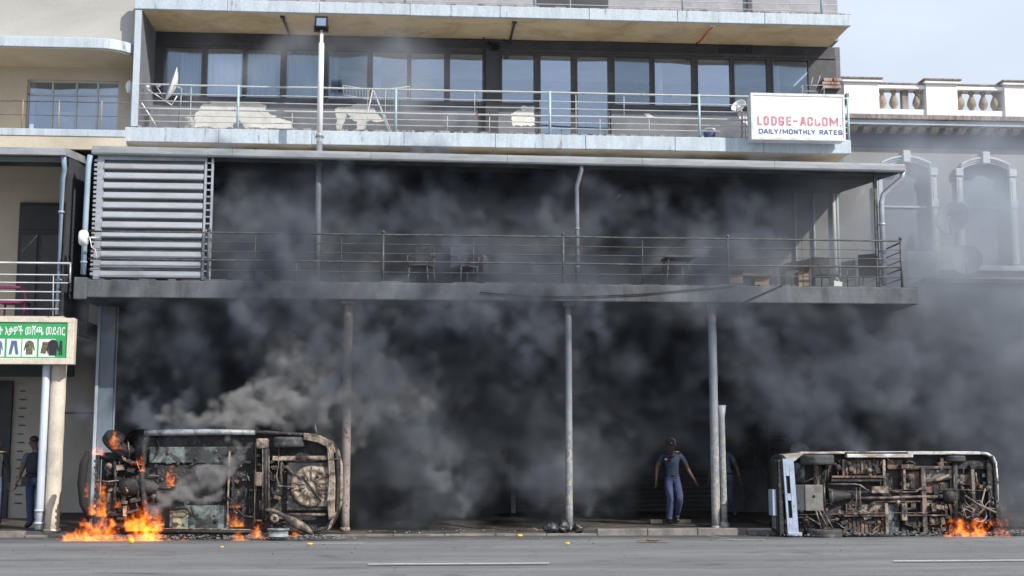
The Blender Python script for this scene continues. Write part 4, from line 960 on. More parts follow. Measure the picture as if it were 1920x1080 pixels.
# steel window of 4 bays
cols = [wx0, X(95,200,YL), X(140,200,YL), X(180,200,YL), wx1]; zt2 = Z(130,176,YL)
m = MB()
for c_ in cols[1:-1]: m.box(c_-.02, c_+.02, YL+.1, YL+.15, wz0, wz1)
m.box(wx0, wx1, YL+.098, YL+.152, zt2-.02, zt2+.02).box(wx0, wx0+.03, YL+.098, YL+.152, wz0, wz1).box(wx1-.03, wx1, YL+.098, YL+.152, wz0, wz1).box(wx0+.03, wx1-.03, YL+.098, YL+.152, wz0, wz0+.03).box(wx0+.03, wx1-.03, YL+.098, YL+.152, wz1-.03, wz1)
w = m.build('steel_window', M['victmould'], lb)
for i in range(4):
    for (za, zb) in ((wz0+.035, zt2-.022), (zt2+.022, wz1-.035)):
        B(cols[i]+.025, cols[i+1]-.025, YL+.12, YL+.126, za, zb).build('pane', M['glass'], w)
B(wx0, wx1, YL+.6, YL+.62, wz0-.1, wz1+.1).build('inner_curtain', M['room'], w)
B(X(98,210,YL), X(134,210,YL), YL+.2, YL+.21, wz0+.1, wz0+.45).build('inner_box', M['brick'], w)
# its railing
yr = YLB+.06; zq = lambda py: Z(130,py,yr)
railing('balcony_railing', 'thin weathered railing in front of the cream building window', [X(p,220,yr) for p in (-60,42,110,190)], yr, zl2t, [zq(191), zq(217)], [.011,.007], M['stone'], M['raildark'], x1=X(238,200,yr), rp=.014)
# canopy and gallery of the cream building
yf = 25.3; zk1, zk0 = Z(60,276,yf), Z(60,290,yf); kx1 = X(122,285,yf)
kc = thing('side_canopy', 'tin canopy of the cream building at the left edge', 'canopy', (kx1, yf, zk0))
B(lx0, kx1, yf, yf+.1, zk0, zk1).build('front_gutter', M['gutter'], kc, bevel=.01)
m = MB(); n = 60
m.add([(lx0+(kx1-lx0)*i/n, y, zk1-.04+dz+(.01 if i%2 else -.01)) for (y, dz) in ((yf+.09,0),(27.9,.3)) for i in range(n+1)], [(i,i+1,n+2+i,n+1+i) for i in range(n)])
o = m.build('roof_sheet', M['rooftin'], kc); sm = o.modifiers.new('t','SOLIDIFY'); sm.thickness = .006
m = MB(); m.add([(kx1+.012,yf,zk0),(kx1+.012,27.9,zk0+.3),(kx1+.012,27.9,zk1+.3),(kx1+.012,yf,zk1)], [(0,1,2,3)]); o = m.build('end_trim', M['gutter'], kc); sm = o.modifiers.new('t','SOLIDIFY'); sm.thickness = .02
m = MB(); n = 26; zf = Z(60,592,25.5)
m.add([(kx1+(.012 if i%2 else -.012), yf+.35+(2.0)*i/n, z) for z in (zf, zk0+.1) for i in range(n+1)], [(i,i+1,n+2+i,n+1+i) for i in range(n)]); o = m.build('side_screen', M['darkpanel'], kc); sm = o.modifiers.new('t','SOLIDIFY'); sm.thickness = .006
B(lx0, kx1-.05, 27.0, 27.06, zk1-.0, zk1+.08).build('purlin', M['rooftin'], kc)
B(lx0, kx1-.05, 26.1, 26.16, zk1-.1, zk1-.02).build('purlin', M['galv'], kc)
B(lx0, kx1+.9, 28.0, 28.2, zf, zl2b-.125).build('gallery_wall', M['cream'], lb)
a, b_ = X(36,450,28.0), X(118,450,28.0); zd1 = Z(80,381,28.0)
dr = B(a, b_, 27.93, 27.998, zf, zd1).build('double_door', M['darkpanel'], lb)
for (u0, u1) in ((.08,.45),(.55,.95)):
    B(a+(b_-a)*u0, a+(b_-a)*u1, 27.9, 27.929, zf+.15, zd1-.7).build('door_panel', M['frame'], dr, bevel=.01)
B(a+.03, b_-.03, 27.9, 27.929, zd1-.6, zd1-.06).build('fanlight', M['darkpanel'], dr, bevel=.01)
B(lx0, X(118,600,25.55), 25.55, 28.0, zf-.28, zf).build('gallery_deck', M['dullcream'], lb)
B(X(118,600,25.55)+.002, xg0-.01, 26.5, 28.0, zf-.28, zf).build('gallery_deck', M['darkpanel'], lb)
c = P(72,580,YF); c_x = X(150,535,25.6)
B(X(139,540,YG)-.0, X(163,540,YG), YG-.05, YG+.25, Z(150,561,YG), Z(150,520,YG)).build('deck_end_block', M['deck'], lodge, bevel=.015)
yr = 25.45; zq = lambda py: Z(60,py,yr)
t = thing('gallery_railing', 'polished steel railing above the green shop sign', 'railing', (X(60,580,yr), yr, zf))
for (py, xe_, r) in ((493,133,.022),(515,128,.013),(530,128,.013),(547,114,.013),(563,112,.013),(579,110,.013)):
    MB().tube([(lx0,yr,zq(py)),(X(xe_,py,yr),yr,zq(py))], r, 8).build('rail', M['galv'], t)
MB().tube([(X(132,495,yr),yr,zq(493)),(X(131,530,yr),yr,zq(530))], .018, 8).build('post', M['galv'], t)
MB().tube([(X(100,520,yr),yr,zq(515)),(X(99,590,yr),yr,zf)], .012, 8).build('post', M['galv'], t)
MB().tube([(X(-30,520,yr),yr,zq(493)),(X(-30,590,yr),yr,zf)], .018, 8).build('post', M['galv'], t)
dpipe([P(119,292,yf+.08), P(121,318,yf+.25), (X(118,330,yf+.3),yf+.28,Z(118,335,yf+.3)), (X(118,330,yf+.3)+.02,yf+.28,Z(118,590,yf+.3))], .05, M['pipeblue'], 'blue grey downpipe in front of the dark double door')
c = P(25,560,26.6); t = thing('plastic_chair', 'magenta plastic chair behind the polished steel railing', 'chair', (c.x,26.6,zf))
MB().tube([(c.x-.28,26.5,zf+.4),(c.x-.26,26.5,zf+.68),(c.x+.2,26.5,zf+.68),(c.x+.27,26.5,zf+.4)], .035, 8).build('backrest', M['magenta'], t)
MB().box(c.x-.26,c.x+.26,26.45,26.9,zf+.36,zf+.4).build('seat', M['magenta'], t)
for sx in (-.24,.24):
    for sy in (26.48,26.87): MB().tube([(c.x+sx,sy,zf+.36),(c.x+sx*1.1,sy,zf)],.022,6).build('leg', M['magenta'], t)
# ground floor of the cream building
gx1 = X(240,850,29.4)
B(lx0, gx1, 29.4, 29.7, 0.1, zf+2.2).build('shop_wall', M['dullcream'], lb)
for p in (108,240): B(X(p,850,29.4)-.02, X(p,850,29.4)+.02, 29.37, 29.398, .15, zf-.5).build('wall_joint', M['deck'], lb)
B(X(112,790,29.4), gx1-.01, 29.36, 29.398, Z(170,776,29.4), Z(170,773,29.4)).build('wall_rib', M['deck'], lb)
B(X(112,790,29.4), gx1-.01, 29.36, 29.398, PZ, .3).build('wall_base', M['darkpanel'], lb)
B(lx0, X(20,850,29.4), 29.3, 29.398, .2, 3.2).build('dark_doorway', M['darkpanel'], lb)
m = MB(); rn = random.Random(6)
for i in range(14): z = .5+i*.19; xx = X(30,900,29.4); m.box(xx, xx+rn.uniform(.08,.16), 29.36, 29.398, z, z+.02)
m.build('wall_hook', M['darkpanel'], lb)
B(lx0, X(138,690,28.4), 28.4, 28.5, Z(60,706,28.4), Z(60,684,28.4)).build('inner_sign_strip', M['greendark'], lb)
# sign board
yb_ = 25.35; x1 = X(139,640,yb_); z0, z1 = Z(70,683,yb_), Z(70,596,yb_)
sb = thing('shop_sign', 'green shop signboard with Ethiopic lettering and pictures of clothes', 'sign', (x1-1, yb_, z0))
sx0 = X(-160,640,yb_)
B(sx0, x1, yb_, yb_+.18, z0, z1).build('board', M['boardframe'], sb, bevel=.015)
gx = X(125.5,640,yb_-.01); ga, gb = Z(70,671.5,yb_-.01), Z(70,604.5,yb_-.01)
B(sx0+.1, gx, yb_-.006, yb_-.001, ga, gb).build('green_panel', M['green'], sb)
m = MB().box(sx0, x1-.0, yb_-.03, yb_-.0012, gb+.001, z1).box(sx0, x1-.0, yb_-.03, yb_-.0012, z0, ga-.001).box(gx+.001, x1, yb_-.029, yb_-.0013, ga, gb)
m.build('border', M['boardframe'], sb, bevel=.008)
sxp = lambda px: X(px,640,yb_-.01); szp = lambda py: Z(70,py,yb_-.01)
place_text('ሸርት እቃዎች መሸጫ መደብር', sxp(-18), sxp(121), szp(630), szp(610), yb_-.009, M['print_white'], sb, bold=.012)
shapes = {
 'jacket': [(.2,.05),(.2,.55),(.08,.3),(.0,.35),(.14,.85),(.38,.98),(.62,.98),(.86,.85),(1,.35),(.92,.3),(.8,.55),(.8,.05)],
 'jeans': [(.25,.98),(.75,.98),(.95,.05),(.68,.05),(.52,.66),(.48,.66),(.3,.05),(.05,.05)],
 'shorts': [(.15,.9),(.85,.9),(1,.15),(.58,.1),(.5,.4),(.42,.1),(0,.15)],
 'trousers': [(.3,.98),(.7,.98),(.8,.02),(.58,.02),(.5,.6),(.42,.02),(.2,.02)]}
for (a, b, sh, mt) in ((-14,9,'jacket','print_denim'),(13,40,'jeans','print_denim'),(42,69.5,'jacket','print_camo'),(73,104,'shorts','print_camo'),(107,122,'trousers','print_black')):
    x0, x1_ = sxp(a), sxp(b); za, zb = szp(669), szp(635.5)
    if mt != 'print_black':
        B(x0, x1_, yb_-.009, yb_-.0065, za, zb).build('picture_tile', M['print_white'], sb)
    w = x1_-x0; h = zb-za
    MB().prism([(x0+w*(.12+.76*u), za+h*(.08+.84*v)) for u, v in shapes[sh]], yb_-.012, yb_-.0095).build('garment_print', M[mt], sb)
MB().prism([(sxp(88)+.3*u*.8, szp(668)+.33*v) for u, v in shapes['jacket']], yb_-.015, yb_-.0125).build('garment_print', M['print_black'], sb)
# column and downpipe below it
column(103, 840, 25.75, .155, M['creamcol'], 'round_column', 'thick cream painted column under the green shop sign', top=zf-.285, group=None)
p0, p1 = P(89,692,25.6), P(73,985,25.6)
dpipe([(p0.x+.02,25.75,zf-.29),(p0.x-.02,25.6,p0.z),(p1.x,25.6,p1.z+.4),(p1.x-.0,25.6,PZ+.03)], .075, M['pvc'], 'pale blue plastic downpipe beside the cream column')

# small white radio drum on the left
c = P(157,446,25.25); t = thing('radio_antenna', 'small white drum antenna clamped beside the louvre screen', 'antenna', tuple(c))
MB().lathe([(.002,-.07),(.14,-.07),(.155,-.03),(.155,.03),(.13,.07),(.002,.075)], c, 18, 'X').build('drum', M['white'], t)
MB().tube([(c.x+.06,c.y,c.z),(c.x+.26,c.y+.1,c.z+.02)], .025, 8).build('mount', M['galv'], t)
MB().tube([(c.x+.12,c.y,c.z),(c.x+.15,c.y+.02,c.z-.18),(c.x+.22,c.y+.06,c.z-.22),(c.x+.24,c.y+.1,c.z-.4)], .008, 5).build('cable', M['white'], t)

# ================================================================== BURNT VEHICLES lying on their sides, undersides to the street
class Car:
    def __init__(s, t, Y0): s.t = t; s.Y0 = Y0
    def p(s, px, py, d=0): q = P(px, py, s.Y0); return Vector((q.x, s.Y0 + d, q.z))
    def rect(s, name, px0, py0, px1, py1, d0, d1, mt, bevel=.01, rot=0, label=None, parent=None):
        a, b = s.p(px0, py1), s.p(px1, py0)
        return MB().box(a.x, b.x, s.Y0+d0, s.Y0+d1, a.z, b.z, rot=Matrix.Rotation(R(rot),3,'Y') if rot else None).build(name, M[mt], parent or s.t, bevel=bevel, label=label)
    def bar(s, name, pts, r, d, mt, n=10, parent=None, label=None):
        return MB().tube([s.p(x, y, (d[i] if isinstance(d, (list, tuple)) else d)) for i, (x, y) in enumerate(pts)], r, n).build(name, M[mt], parent or s.t, label=label)
    def crumple(s, o, amp=.012, sc=5): jitter_mesh(o, amp, sc, 3); return o
    def tub(s, name, outline, depth, mt_side, mt_floor, flange=.06, recess=.12, taper=.9, lift=.0):
        pts = [s.p(x, y) for x, y in outline]; n = len(pts)
        cxx = sum(p.x for p in pts)/n; czz = sum(p.z for p in pts)/n
        def ring(k, d, dx=0): return [Vector((cxx+(p.x-cxx)*k + dx, s.Y0+d, czz+(p.z-czz)*k)) for p in pts]
        def inset(a, d):
            out = []
            for p in pts:
                v = Vector((p.x-cxx, 0, p.z-czz)); hx = max(abs(q.x-cxx) for q in pts); hz = max(abs(q.z-czz) for q in pts)
                out.append(Vector((p.x - a*v.x/hx, s.Y0+d, p.z - a*v.z/hz)))
            return out
        # densified outline so that the sheet metal can buckle
        def dens(rg, k=6):
            o = []
            for i in range(n):
                for j in range(k): o.append(rg[i].lerp(rg[(i+1)%n], j/k))
            return o
        rings = [dens(r) for r in (inset(flange, recess), inset(flange, .03), ring(1, 0), ring(1.0, .10), ring(1.005, .45), ring(.985, .85), ring((1+taper)/2, depth*.72), ring(taper, depth))]
        N_ = len(rings[0]); vs = [v for r in rings for v in r]; fs = []
        for i in range(len(rings)-1):
            for j in range(N_): fs.append((i*N_+j, i*N_+(j+1)%N_, (i+1)*N_+(j+1)%N_, (i+1)*N_+j))
        m = MB().add(vs, fs, True); m.add(rings[-1], [tuple(range(N_))])
        o = m.build(name, M[mt_side], s.t); jitter_mesh(o, .014, 3.5, 2)
        f = MB().add(inset(flange*.9, recess), [tuple(range(n))]).build('floor_pan', M[mt_floor], s.t)
        return o
    def greeble(s, name, px0, py0, px1, py1, n, mts, seed, d=(.02,.10), size=(4, 16)):
        rn = random.Random(seed); obs = {}
        for i in range(n):
            mt = rn.choice(mts); m = obs.setdefault(mt, MB())
            x, y = rn.uniform(px0, px1), rn.uniform(py0, py1); k = rn.random(); dd = rn.uniform(*d)
            if k < .45:
                w, h = rn.uniform(*size)/2, rn.uniform(*size)/4
                if rn.random() < .5: w, h = h, w
                a, b = s.p(x-w, y+h), s.p(x+w, y-h); m.box(a.x, b.x, s.Y0+dd, s.Y0+.13, a.z, b.z, rot=Matrix.Rotation(rn.uniform(-.3,.3),3,'Y'))
            elif k < .8:
                L_ = rn.uniform(size[0], size[1]*1.6); an = rn.choice((0, 0, 90, 90, 35, -35, 60)); an = R(an + rn.uniform(-9, 9))
                pts = [s.p(x + L_*(u-.5)*math.cos(an), y + L_*(u-.5)*math.sin(an) + rn.uniform(-1.5, 1.5), dd+rn.uniform(-.01,.01)) for u in (0,.33,.66,1)]
                m.tube(pts, rn.uniform(.006,.018), 6)
            else:
                r = rn.uniform(size[0], size[1])/280; q = s.p(x, y, dd)
                m.lathe([(.002,-.02),(r,-.02),(r*1.05,.03),(.002,.03)], q, 12, 'Y')
        for mt, m in obs.items():
            o = m.build(name, M[mt], s.t); o['kind'] = 'stuff'
    def wheel(s, px, py, r, w, label=None, axis=(0,0,1), d=.35, burnt=True, rimm='soot', mt='rubber'):
        c = s.p(px, py, d); prof = [(r*.62,-w*.42),(r*.72,-w*.5),(r*.93,-w*.48),(r,-w*.36),(r*1.005,-w*.1),(r*.99,-w*.05),(r*1.005,0),(r*.99,w*.05),(r*1.005,w*.1),(r,w*.36),(r*.93,w*.48),(r*.72,w*.5),(r*.62,w*.42)]
        q = Vector(axis).normalized().to_track_quat('Z','Y').to_matrix()
        def tr(m): m.v = [tuple(q @ Vector(v) + c) for v in m.v]; return m
        wh = tr(MB().lathe(prof, (0,0,0), 28)).build('wheel', M[mt], s.t, label=label)
        tr(MB().lathe([(r*.62,-w*.42),(r*.58,-w*.3),(r*.5,-w*.1),(r*.2,-.02),(.003,-.02)], (0,0,0), 24)).build('rim', M[rimm], wh)
        tr(MB().lathe([(r*.62,w*.42),(r*.58,w*.3),(r*.45,w*.2),(r*.15,w*.3),(.003,w*.3)], (0,0,0), 24)).build('rim', M[rimm], wh)
        return wh

# ---- the burning car on the left
Y0 = 24.75
t = thing('burning_car', 'burning car lying on its side at the kerb, flames at its front end', 'car', (X(400,1000,Y0), Y0, .03))
c = Car(t, Y0)
c.tub('body', [(266,830),(276,810),(330,807),(500,808),(590,813),(622,826),(634,850),(637,905),(633,965),(617,994),(560,1003),(400,1006),(300,1006),(286,990),(268,960),(262,900)], 1.6, 'soot', 'soot', flange=.07, recess=.16, taper=.84)
c.rect('front_body', 178, 848, 263, 972, .30, 1.35, 'soot', .06)
# front end
o = MB().tube([c.p(163,846,.12), c.p(156,870,.05), c.p(153,905,.02), c.p(156,945,.05), c.p(165,972,.12)], [.05,.075,.08,.075,.05], 12).build('front_bumper', M['black'], t)
c.crumple(o, .02, 6)
o = c.rect('radiator_support', 173, 853, 186, 970, .06, .16, 'soot', .006)
for i in range(9): c.rect('punched_plate', 174.5, 862+i*12, 178.5, 867+i*12, .045, .059, 'ash' if i % 3 else 'rust', 0, parent=o)
c.bar('chassis_rail', [(186,858),(216,858),(262,872)], .035, .12, 'soot'); c.bar('chassis_rail', [(186,966),(224,966),(262,955)], .035, .12, 'soot')
c.bar('cross_tube', [(180,901),(200,903),(222,901)], .012, .04, 'ash'); c.bar('strut', [(213,860),(215,905),(210,960)], .03, .08, 'soot')
o = c.rect('radiator_fan', 189, 930, 216, 960, .10, .25, 'soot', .03)
o = c.rect('battery_tray', 190, 866, 210, 892, .16, .3, 'soot', .02)
c.bar('suspension_arm', [(232,858),(238,866),(244,862)], .02, .03, 'ash')
c.bar('coil_loop', [(230,836),(227,850),(232,862),(243,868),(254,868)], .014, -.01, 'pipe')
c.bar('brake_hose', [(241,829),(243,850),(242,862)], .010, -.02, 'pipe')
c.wheel(219, 832, .33, .19, 'scorched front wheel hanging tilted and on fire', axis=(.62,-.25,.80), d=.2, mt='black')
# wheel arch cave
a = c.p(262, 838, .3); MB().lathe([(.34,-.28),(.36,-.1),(.30,.1),(.002,.15)], a, 20, 'Y').build('wheel_arch', M['soot'], t)
c.greeble('engine_fittings', 190, 868, 268, 962, 70, ['soot','soot','soot','ash','pipe'], 12, d=(-.02,.28), size=(5,20))
c.bar('gearbox', [(222,915),(250,912),(285,915),(300,915)], [.16,.2,.14,.08], .2, 'soot', 16)
# sill, floor panels
o = MB().tube([c.p(271,812,.02), c.p(320,811,.0), c.p(400,810,.0), c.p(478,811,.0)], [.05,.062,.06,.05], 10).build('sill', M['rim'], t, label='silvery sill panel along the top edge'); 
c.rect('floor_panel', 278, 838, 424, 868, .075, .158, 'teal', .012, label='scorched teal floor panel')
a = c.p(314,849,.05); MB().lathe([(.002,0),(.035,0),(.05,.03)], a, 14, 'Y').build('grommet', M['rust'], t)
c.rect('floor_panel', 290, 872, 424, 940, .11, .158, 'soot', .02)
c.rect('floor_panel', 316, 948, 428, 994, .06, .157, 'teal', .012); c.rect('floor_panel', 322, 960, 352, 992, .045, .059, 'yellowed', .012, label='yellowed panel with a looped pipe')
c.bar('looped_pipe', [(318,960),(345,958),(352,963),(346,968),(322,968)], .012, .03, 'ash'); c.bar('looped_pipe', [(330,952),(352,951),(358,962),(356,985)], .01, .03, 'ash')
c.bar('lower_sill', [(296,996),(400,997),(480,997)], .035, .0, 'soot'); c.bar('sill_seam', [(304,991),(400,992),(470,993)], .008, -.02, 'ash')
a = c.p(404,977,.03); MB().lathe([(.002,0),(.03,0),(.045,.02)], a, 12, 'Y').build('grommet', M['soot'], t)
for k, (x, y0, y1, w, mt) in enumerate(((428,846,985,7,'ash'),(478,830,980,3.5,'pipe'),(436,900,946,5,'soot'))): c.rect('cross_member', x-w/2, y0, x+w/2, y1, .0 if k == 0 else -.03, .14, mt, .008)
# rear axle
c.bar('rear_axle', [(498,838),(498,900),(498,972)], .055, .05, 'soot', 14); c.bar('axle_flange', [(492.5,842),(492.5,972)], .012, .0, 'pipe'); c.bar('axle_flange', [(504,842),(504,972)], .012, .0, 'pipe')
c.rect('spring_seat', 480, 822, 503, 841, -.03, .15, 'ash', .03); c.rect('differential', 478, 885, 492, 912, -.01, .15, 'pipe', .03)
c.rect('trailing_arm', 510, 855, 556, 864, .02, .12, 'ash', .015); c.bar('rear_tube', [(556,859),(620,859)], .045, .04, 'ash', 12)
c.bar('damper', [(527,868),(526,885),(528,905)], .022, .03, 'pipe'); c.bar('anti_roll_bar', [(523,848),(522,870),(518,893),(524,915)], .012, .02, 'pipe')
c.wheel(541, 829, .31, .2, 'scorched rear tyre tucked under the upper edge', d=.16)
# spare wheel well: pressed round dish with radial ribs
c.rect('boot_floor', 536, 866, 619, 958, .06, .157, 'soot', .02)
a = c.p(583, 912, .02); well = MB().lathe([(.002,-.03),(.035,-.03),(.045,.0),(.10,.005),(.11,-.012),(.2,-.012),(.21,.005),(.30,.005),(.31,-.008),(.36,-.006),(.385,.02),(.39,.10)], a, 40, 'Y').build('spare_wheel_well', M['ash'], t, label='round ribbed spare wheel well, rust and ash coloured')
rb = None
for i in range(14):
    an = 2*math.pi*(i+.5)/14
    m = MB().box(.115,.375,-.006,.006,-.011,.011); rt = Matrix.Rotation(an,3,'Y'); m.v = [tuple(rt @ Vector(v) + a + Vector((0,-.012,0))) for v in m.v]; m.build('pressed_rib', M['rust'], well)
MB().tube([a+Vector((-.17,-.02,.20)), a+Vector((.20,-.02,-.28))], .018, 8).build('clamp_strap', M['soot'], well)
for (dx, dz) in ((.12,.18),(-.2,-.06)): MB().lathe([(.002,-.02),(.03,-.02),(.03,.01)], a+Vector((dx,0,dz)), 10, 'Y').build('drain_hole', M['soot'], well)
c.rect('well_plate', 594, 875, 620, 950, .035, .059, 'ash', .01)
c.bar('tow_eye', [(521,911),(530,912),(552,913)], .018, .0, 'ash'); c.bar('lower_rail', [(535,965),(618,965)], .03, .03, 'pipe')
c.greeble('underbody_fittings', 430, 840, 540, 985, 80, ['soot','soot','soot','rust','pipe'], 5, size=(4,18)); c.greeble('underbody_fittings', 285, 842, 425, 990, 60, ['soot','teal','pipe'], 8, size=(4,14), d=(.05,.11))
# rear bumper
o = MB().prism([(p.x,p.z) for p in (c.p(570,812),c.p(600,816),c.p(624,828),c.p(630,850),c.p(617,850),c.p(612,838),c.p(596,830),c.p(570,824))], Y0-.03, Y0+.12).build('quarter_panel', M['ash'], t, bevel=.012, label='ash grey crumpled rear corner panel'); c.crumple(o, .015, 8)
o = MB().prism([(p.x,p.z) for p in (c.p(614,838),c.p(625,850),c.p(629,905),c.p(627,965),c.p(617,975),c.p(613,940),c.p(617,900))], Y0-.05, Y0+.1).build('rear_panel', M['ash'], t, bevel=.015, label='pale ash coloured rear panel'); c.crumple(o, .012, 8)
o = MB().tube([c.p(633,842,.1), c.p(639,870,.06), c.p(640,905,.05), c.p(638,945,.06), c.p(633,965,.12)], [.02,.032,.036,.032,.02], 10).build('rear_bumper', M['ash'], t)
c.bar('bumper_bracket', [(620,861),(637,861)], .02, .02, 'pipe')
o = MB().prism([(p.x,p.z) for p in (c.p(632,960),c.p(628,968),c.p(620,990),c.p(614,994),c.p(622,970),c.p(622,962))], Y0-.02, Y0+.05).build('torn_strip', M['ash'], t)
# exhaust silencer drooping to the road
c.bar('exhaust_silencer', [(498,956),(515,958),(532,966),(545,975),(566,986),(576,992),(590,1003)], [.03,.035,.04,.085,.09,.075,.025], [0,-.05,-.1,-.14,-.16,-.16,-.2], 'pipe', 14, label='ash grey exhaust silencer drooping to the road')
a = c.p(516,972,-.12); MB().lathe([(.035,-.03),(.075,-.03),(.085,0),(.075,.04),(.035,.04),(.03,0),(.035,-.03)], a, 20, 'Y').build('hub_ring', M['ash'], t)
c.bar('rubber_hose', [(425,930),(435,938),(445,955),(458,968),(474,969)], .016, -.02, 'soot')
c.bar('aerial_stub', [(589,812),(587,800),(586,790)], [.03,.02,.012], .5, 'pipe')
# loose wheel rim in the ashes
a = P(522,996,24.45); rimt = thing('wheel_rim', 'bare ashen wheel rim lying flat beside the burnt car', 'wheel rim', (a.x,24.45,.03))
MB().lathe([(.10,.03),(.17,.02),(.20,.035),(.205,.05),(.185,.055),(.18,.15),(.205,.155),(.21,.175),(.2,.18),(.17,.16),(.10,.08),(.03,.07),(.03,.05),(.10,.03)], (a.x,24.45,.03), 28).build('rim', M['rim'], rimt)

# ---- the burnt van on the right
Y0 = 24.8
t = thing('burnt_van', 'burnt out white van lying on its side, rusty chassis facing the street', 'van', (X(1665,1000,Y0), Y0, .03))
c = Car(t, Y0)
c.tub('body', [(1464,862),(1470,851),(1500,848),(1600,848),(1840,847),(1860,852),(1868,868),(1871,930),(1873,985),(1866,1003),(1800,1007),(1600,1008),(1480,1008),(1470,1004),(1464,930)], 1.8, 'soot', 'soot', flange=.05, recess=.2, taper=.9)
# front: bumper with two slots, plate, front face
m = MB(); a, b = c.p(1469,862), c.p(1489,862); zt_, zb_ = c.p(1480,860).z, c.p(1480,1003).z
def zq(py): return c.p(1480,py).z
xa, xb = a.x, b.x; xm0, xm1 = c.p(1473.5,900).x, c.p(1481,900).x
for (x0, x1, y0, y1) in ((xa,xm0,860,1003),(xm1,xb,860,1003),(xm0,xm1,860,892),(xm0,xm1,925,938),(xm0,xm1,971,1003)): m.box(x0, x1, Y0-.06, Y0+.0, zq(y1), zq(y0))
o = m.build('front_bumper', M['bluewhite'], t, label='blue white front bumper with two dark slots')
for v in o.data.vertices:
    zz = v.co.z + wloc(t).z; u = min(1, max(0, (zz-zb_)/(zt_-zb_))); v.co.x += -.02 + .055*(1-u)**1.5 - .01*u
B(xm0-.01, xm1+.03, Y0-.02, Y0+.02, zb_+.1, zt_-.1).build('bumper_slot', M['black'], t)
c.rect('bumper_end', 1476, 998, 1502, 1005, -.08, .1, 'bluewhite', .01)
c.rect('front_grille', 1458, 862, 1464, 1000, .05, .38, 'soot', .02); c.rect('grille_bar', 1462, 862, 1466.5, 1002, -.01, .2, 'soot', .01)
c.rect('number_plate', 1451, 918, 1457, 967, .06, .36, 'bluewhite', .005, label='pale plate sticking out of the front')
c.rect('headlight', 1456.5, 870, 1462, 896, .1, .32, 'rim', .01); c.rect('headlight', 1456.5, 968, 1462, 992, .1, .32, 'rim', .01)
# upper side strip
c.rect('side_sill', 1588, 851, 1712, 858, -.01, .14, 'burntwhite', .015); c.rect('side_sill', 1500, 847, 1584, 851, .0, .34, 'burntwhite', .01); c.rect('upper_side_panel', 1560, 846.5, 1700, 850.5, .02, .8, 'burntwhite', .01); o = c.rect('upper_side_panel', 1702, 846, 1838, 852, .0, .8, 'burntwhite', .015); c.crumple(o, .012, 4)
c.bar('rear_corner', [(1836,849),(1852,851),(1863,857),(1867,868)], .03, .03, 'burntwhite')
o = MB().prism([(p.x,p.z) for p in (c.p(1466,852),c.p(1500,849),c.p(1506,852),c.p(1498,858),c.p(1490,865),c.p(1476,862))], Y0-.015, Y0+.2).build('wing_corner', M['burntwhite'], t, bevel=.01)
c.wheel(1532, 862, .335, .2, 'upper front wheel with worn grey tread', d=.04); c.wheel(1545, 1000, .335, .18, 'lower front wheel resting on the road', d=-.04)
c.wheel(1795, 860, .22, .12, 'pale scorched rear wheel at the upper edge', d=.16, rimm='rim'); c.wheel(1800, 1002, .30, .16, d=.45)
# front guard plates and suspension
c.rect('guard_plate', 1489, 909, 1510, 957, .02, .18, 'darkpanel', .012); gp = c.rect('guard_plate', 1510.5, 909, 1543, 958, .0, .17, 'plate', .012, label='pale guard plate with a round hole')
a = c.p(1526,931,-.004); MB().lathe([(.002,0),(.03,0),(.032,.005)], a, 16, 'Y').build('drain_hole', M['black'], gp)
c.rect('front_cross_member', 1529, 872, 1536, 910, .04, .16, 'pipe', .01); c.rect('front_cross_member', 1538, 872, 1543, 1000, .05, .16, 'soot', .01)
for pts in ([(1530,958),(1540,994)],[(1536,958),(1552,992)],[(1543,957),(1562,993)],[(1511,968),(1538,984)],[(1528,878),(1531,908)],[(1549,875),(1546,905)],[(1545,905),(1547,962)],[(1543,992),(1556,990)]):
    c.bar('suspension_arm', pts, .018, .0, 'pipe')
c.bar('stabiliser_bar', [(1505,905),(1520,899),(1528,893)], .012, .0, 'pipe'); c.bar('spring', [(1555,877),(1552,900)], .03, .06, 'soot')
c.rect('fender_liner', 1492, 868, 1512, 905, .1, .19, 'teal', .02)
# gearbox and drive line
c.bar('gearbox', [(1554,931),(1557,931),(1575,931),(1592,930),(1604,930)], [.17,.165,.12,.08,.07], .12, 'soot', 20); c.bar('gearbox_rib', [(1558,918),(1560,931),(1558,944)], .014, -.03, 'pipe')
for x in (1605, 1612): c.bar('gearbox_mount', [(x,914),(x+1,950)], .014, .0, 'pipe')
c.bar('propeller_shaft', [(1608,934),(1660,934),(1700,932),(1762,931)], .03, .04, 'pipe', 12, label='long propeller shaft'); c.bar('universal_joint', [(1760,931),(1768,931)], .045, .04, 'soot', 10)
a = c.p(1782, 930, .06); MB().lathe([(.002,-.13),(.06,-.12),(.11,-.07),(.14,0),(.14,.08)], a, 20, 'Y').build('differential', M['soot'], t)
c.bar('rear_axle', [(1793,862),(1793,930),(1794,1000)], .06, .08, 'soot', 14); c.bar('axle_tube_seam', [(1789,890),(1789,925)], .012, .0, 'pipe')
c.bar('exhaust_pipe', [(1554,908),(1604,908),(1614,910),(1626,919),(1636,919)], .018, .03, 'pipe'); eb = c.rect('exhaust_box', 1634, 912, 1665, 925, -.03, .1, 'ash', .015)
c.bar('exhaust_pipe', [(1665,921),(1700,923),(1718,922),(1732,914)], .02, .03, 'pipe'); c.bar('exhaust_pipe', [(1738,903),(1760,900),(1782,891)], .035, .06, 'pipe', label='fat rusty tail pipe')
for (x0,y0,x1,y1) in ((1560,892,1660,896),(1583,965,1664,969),(1690,965,1775,968)): c.rect('chassis_rail', x0, y0, x1, y1, .01, .14, 'rust', .006)
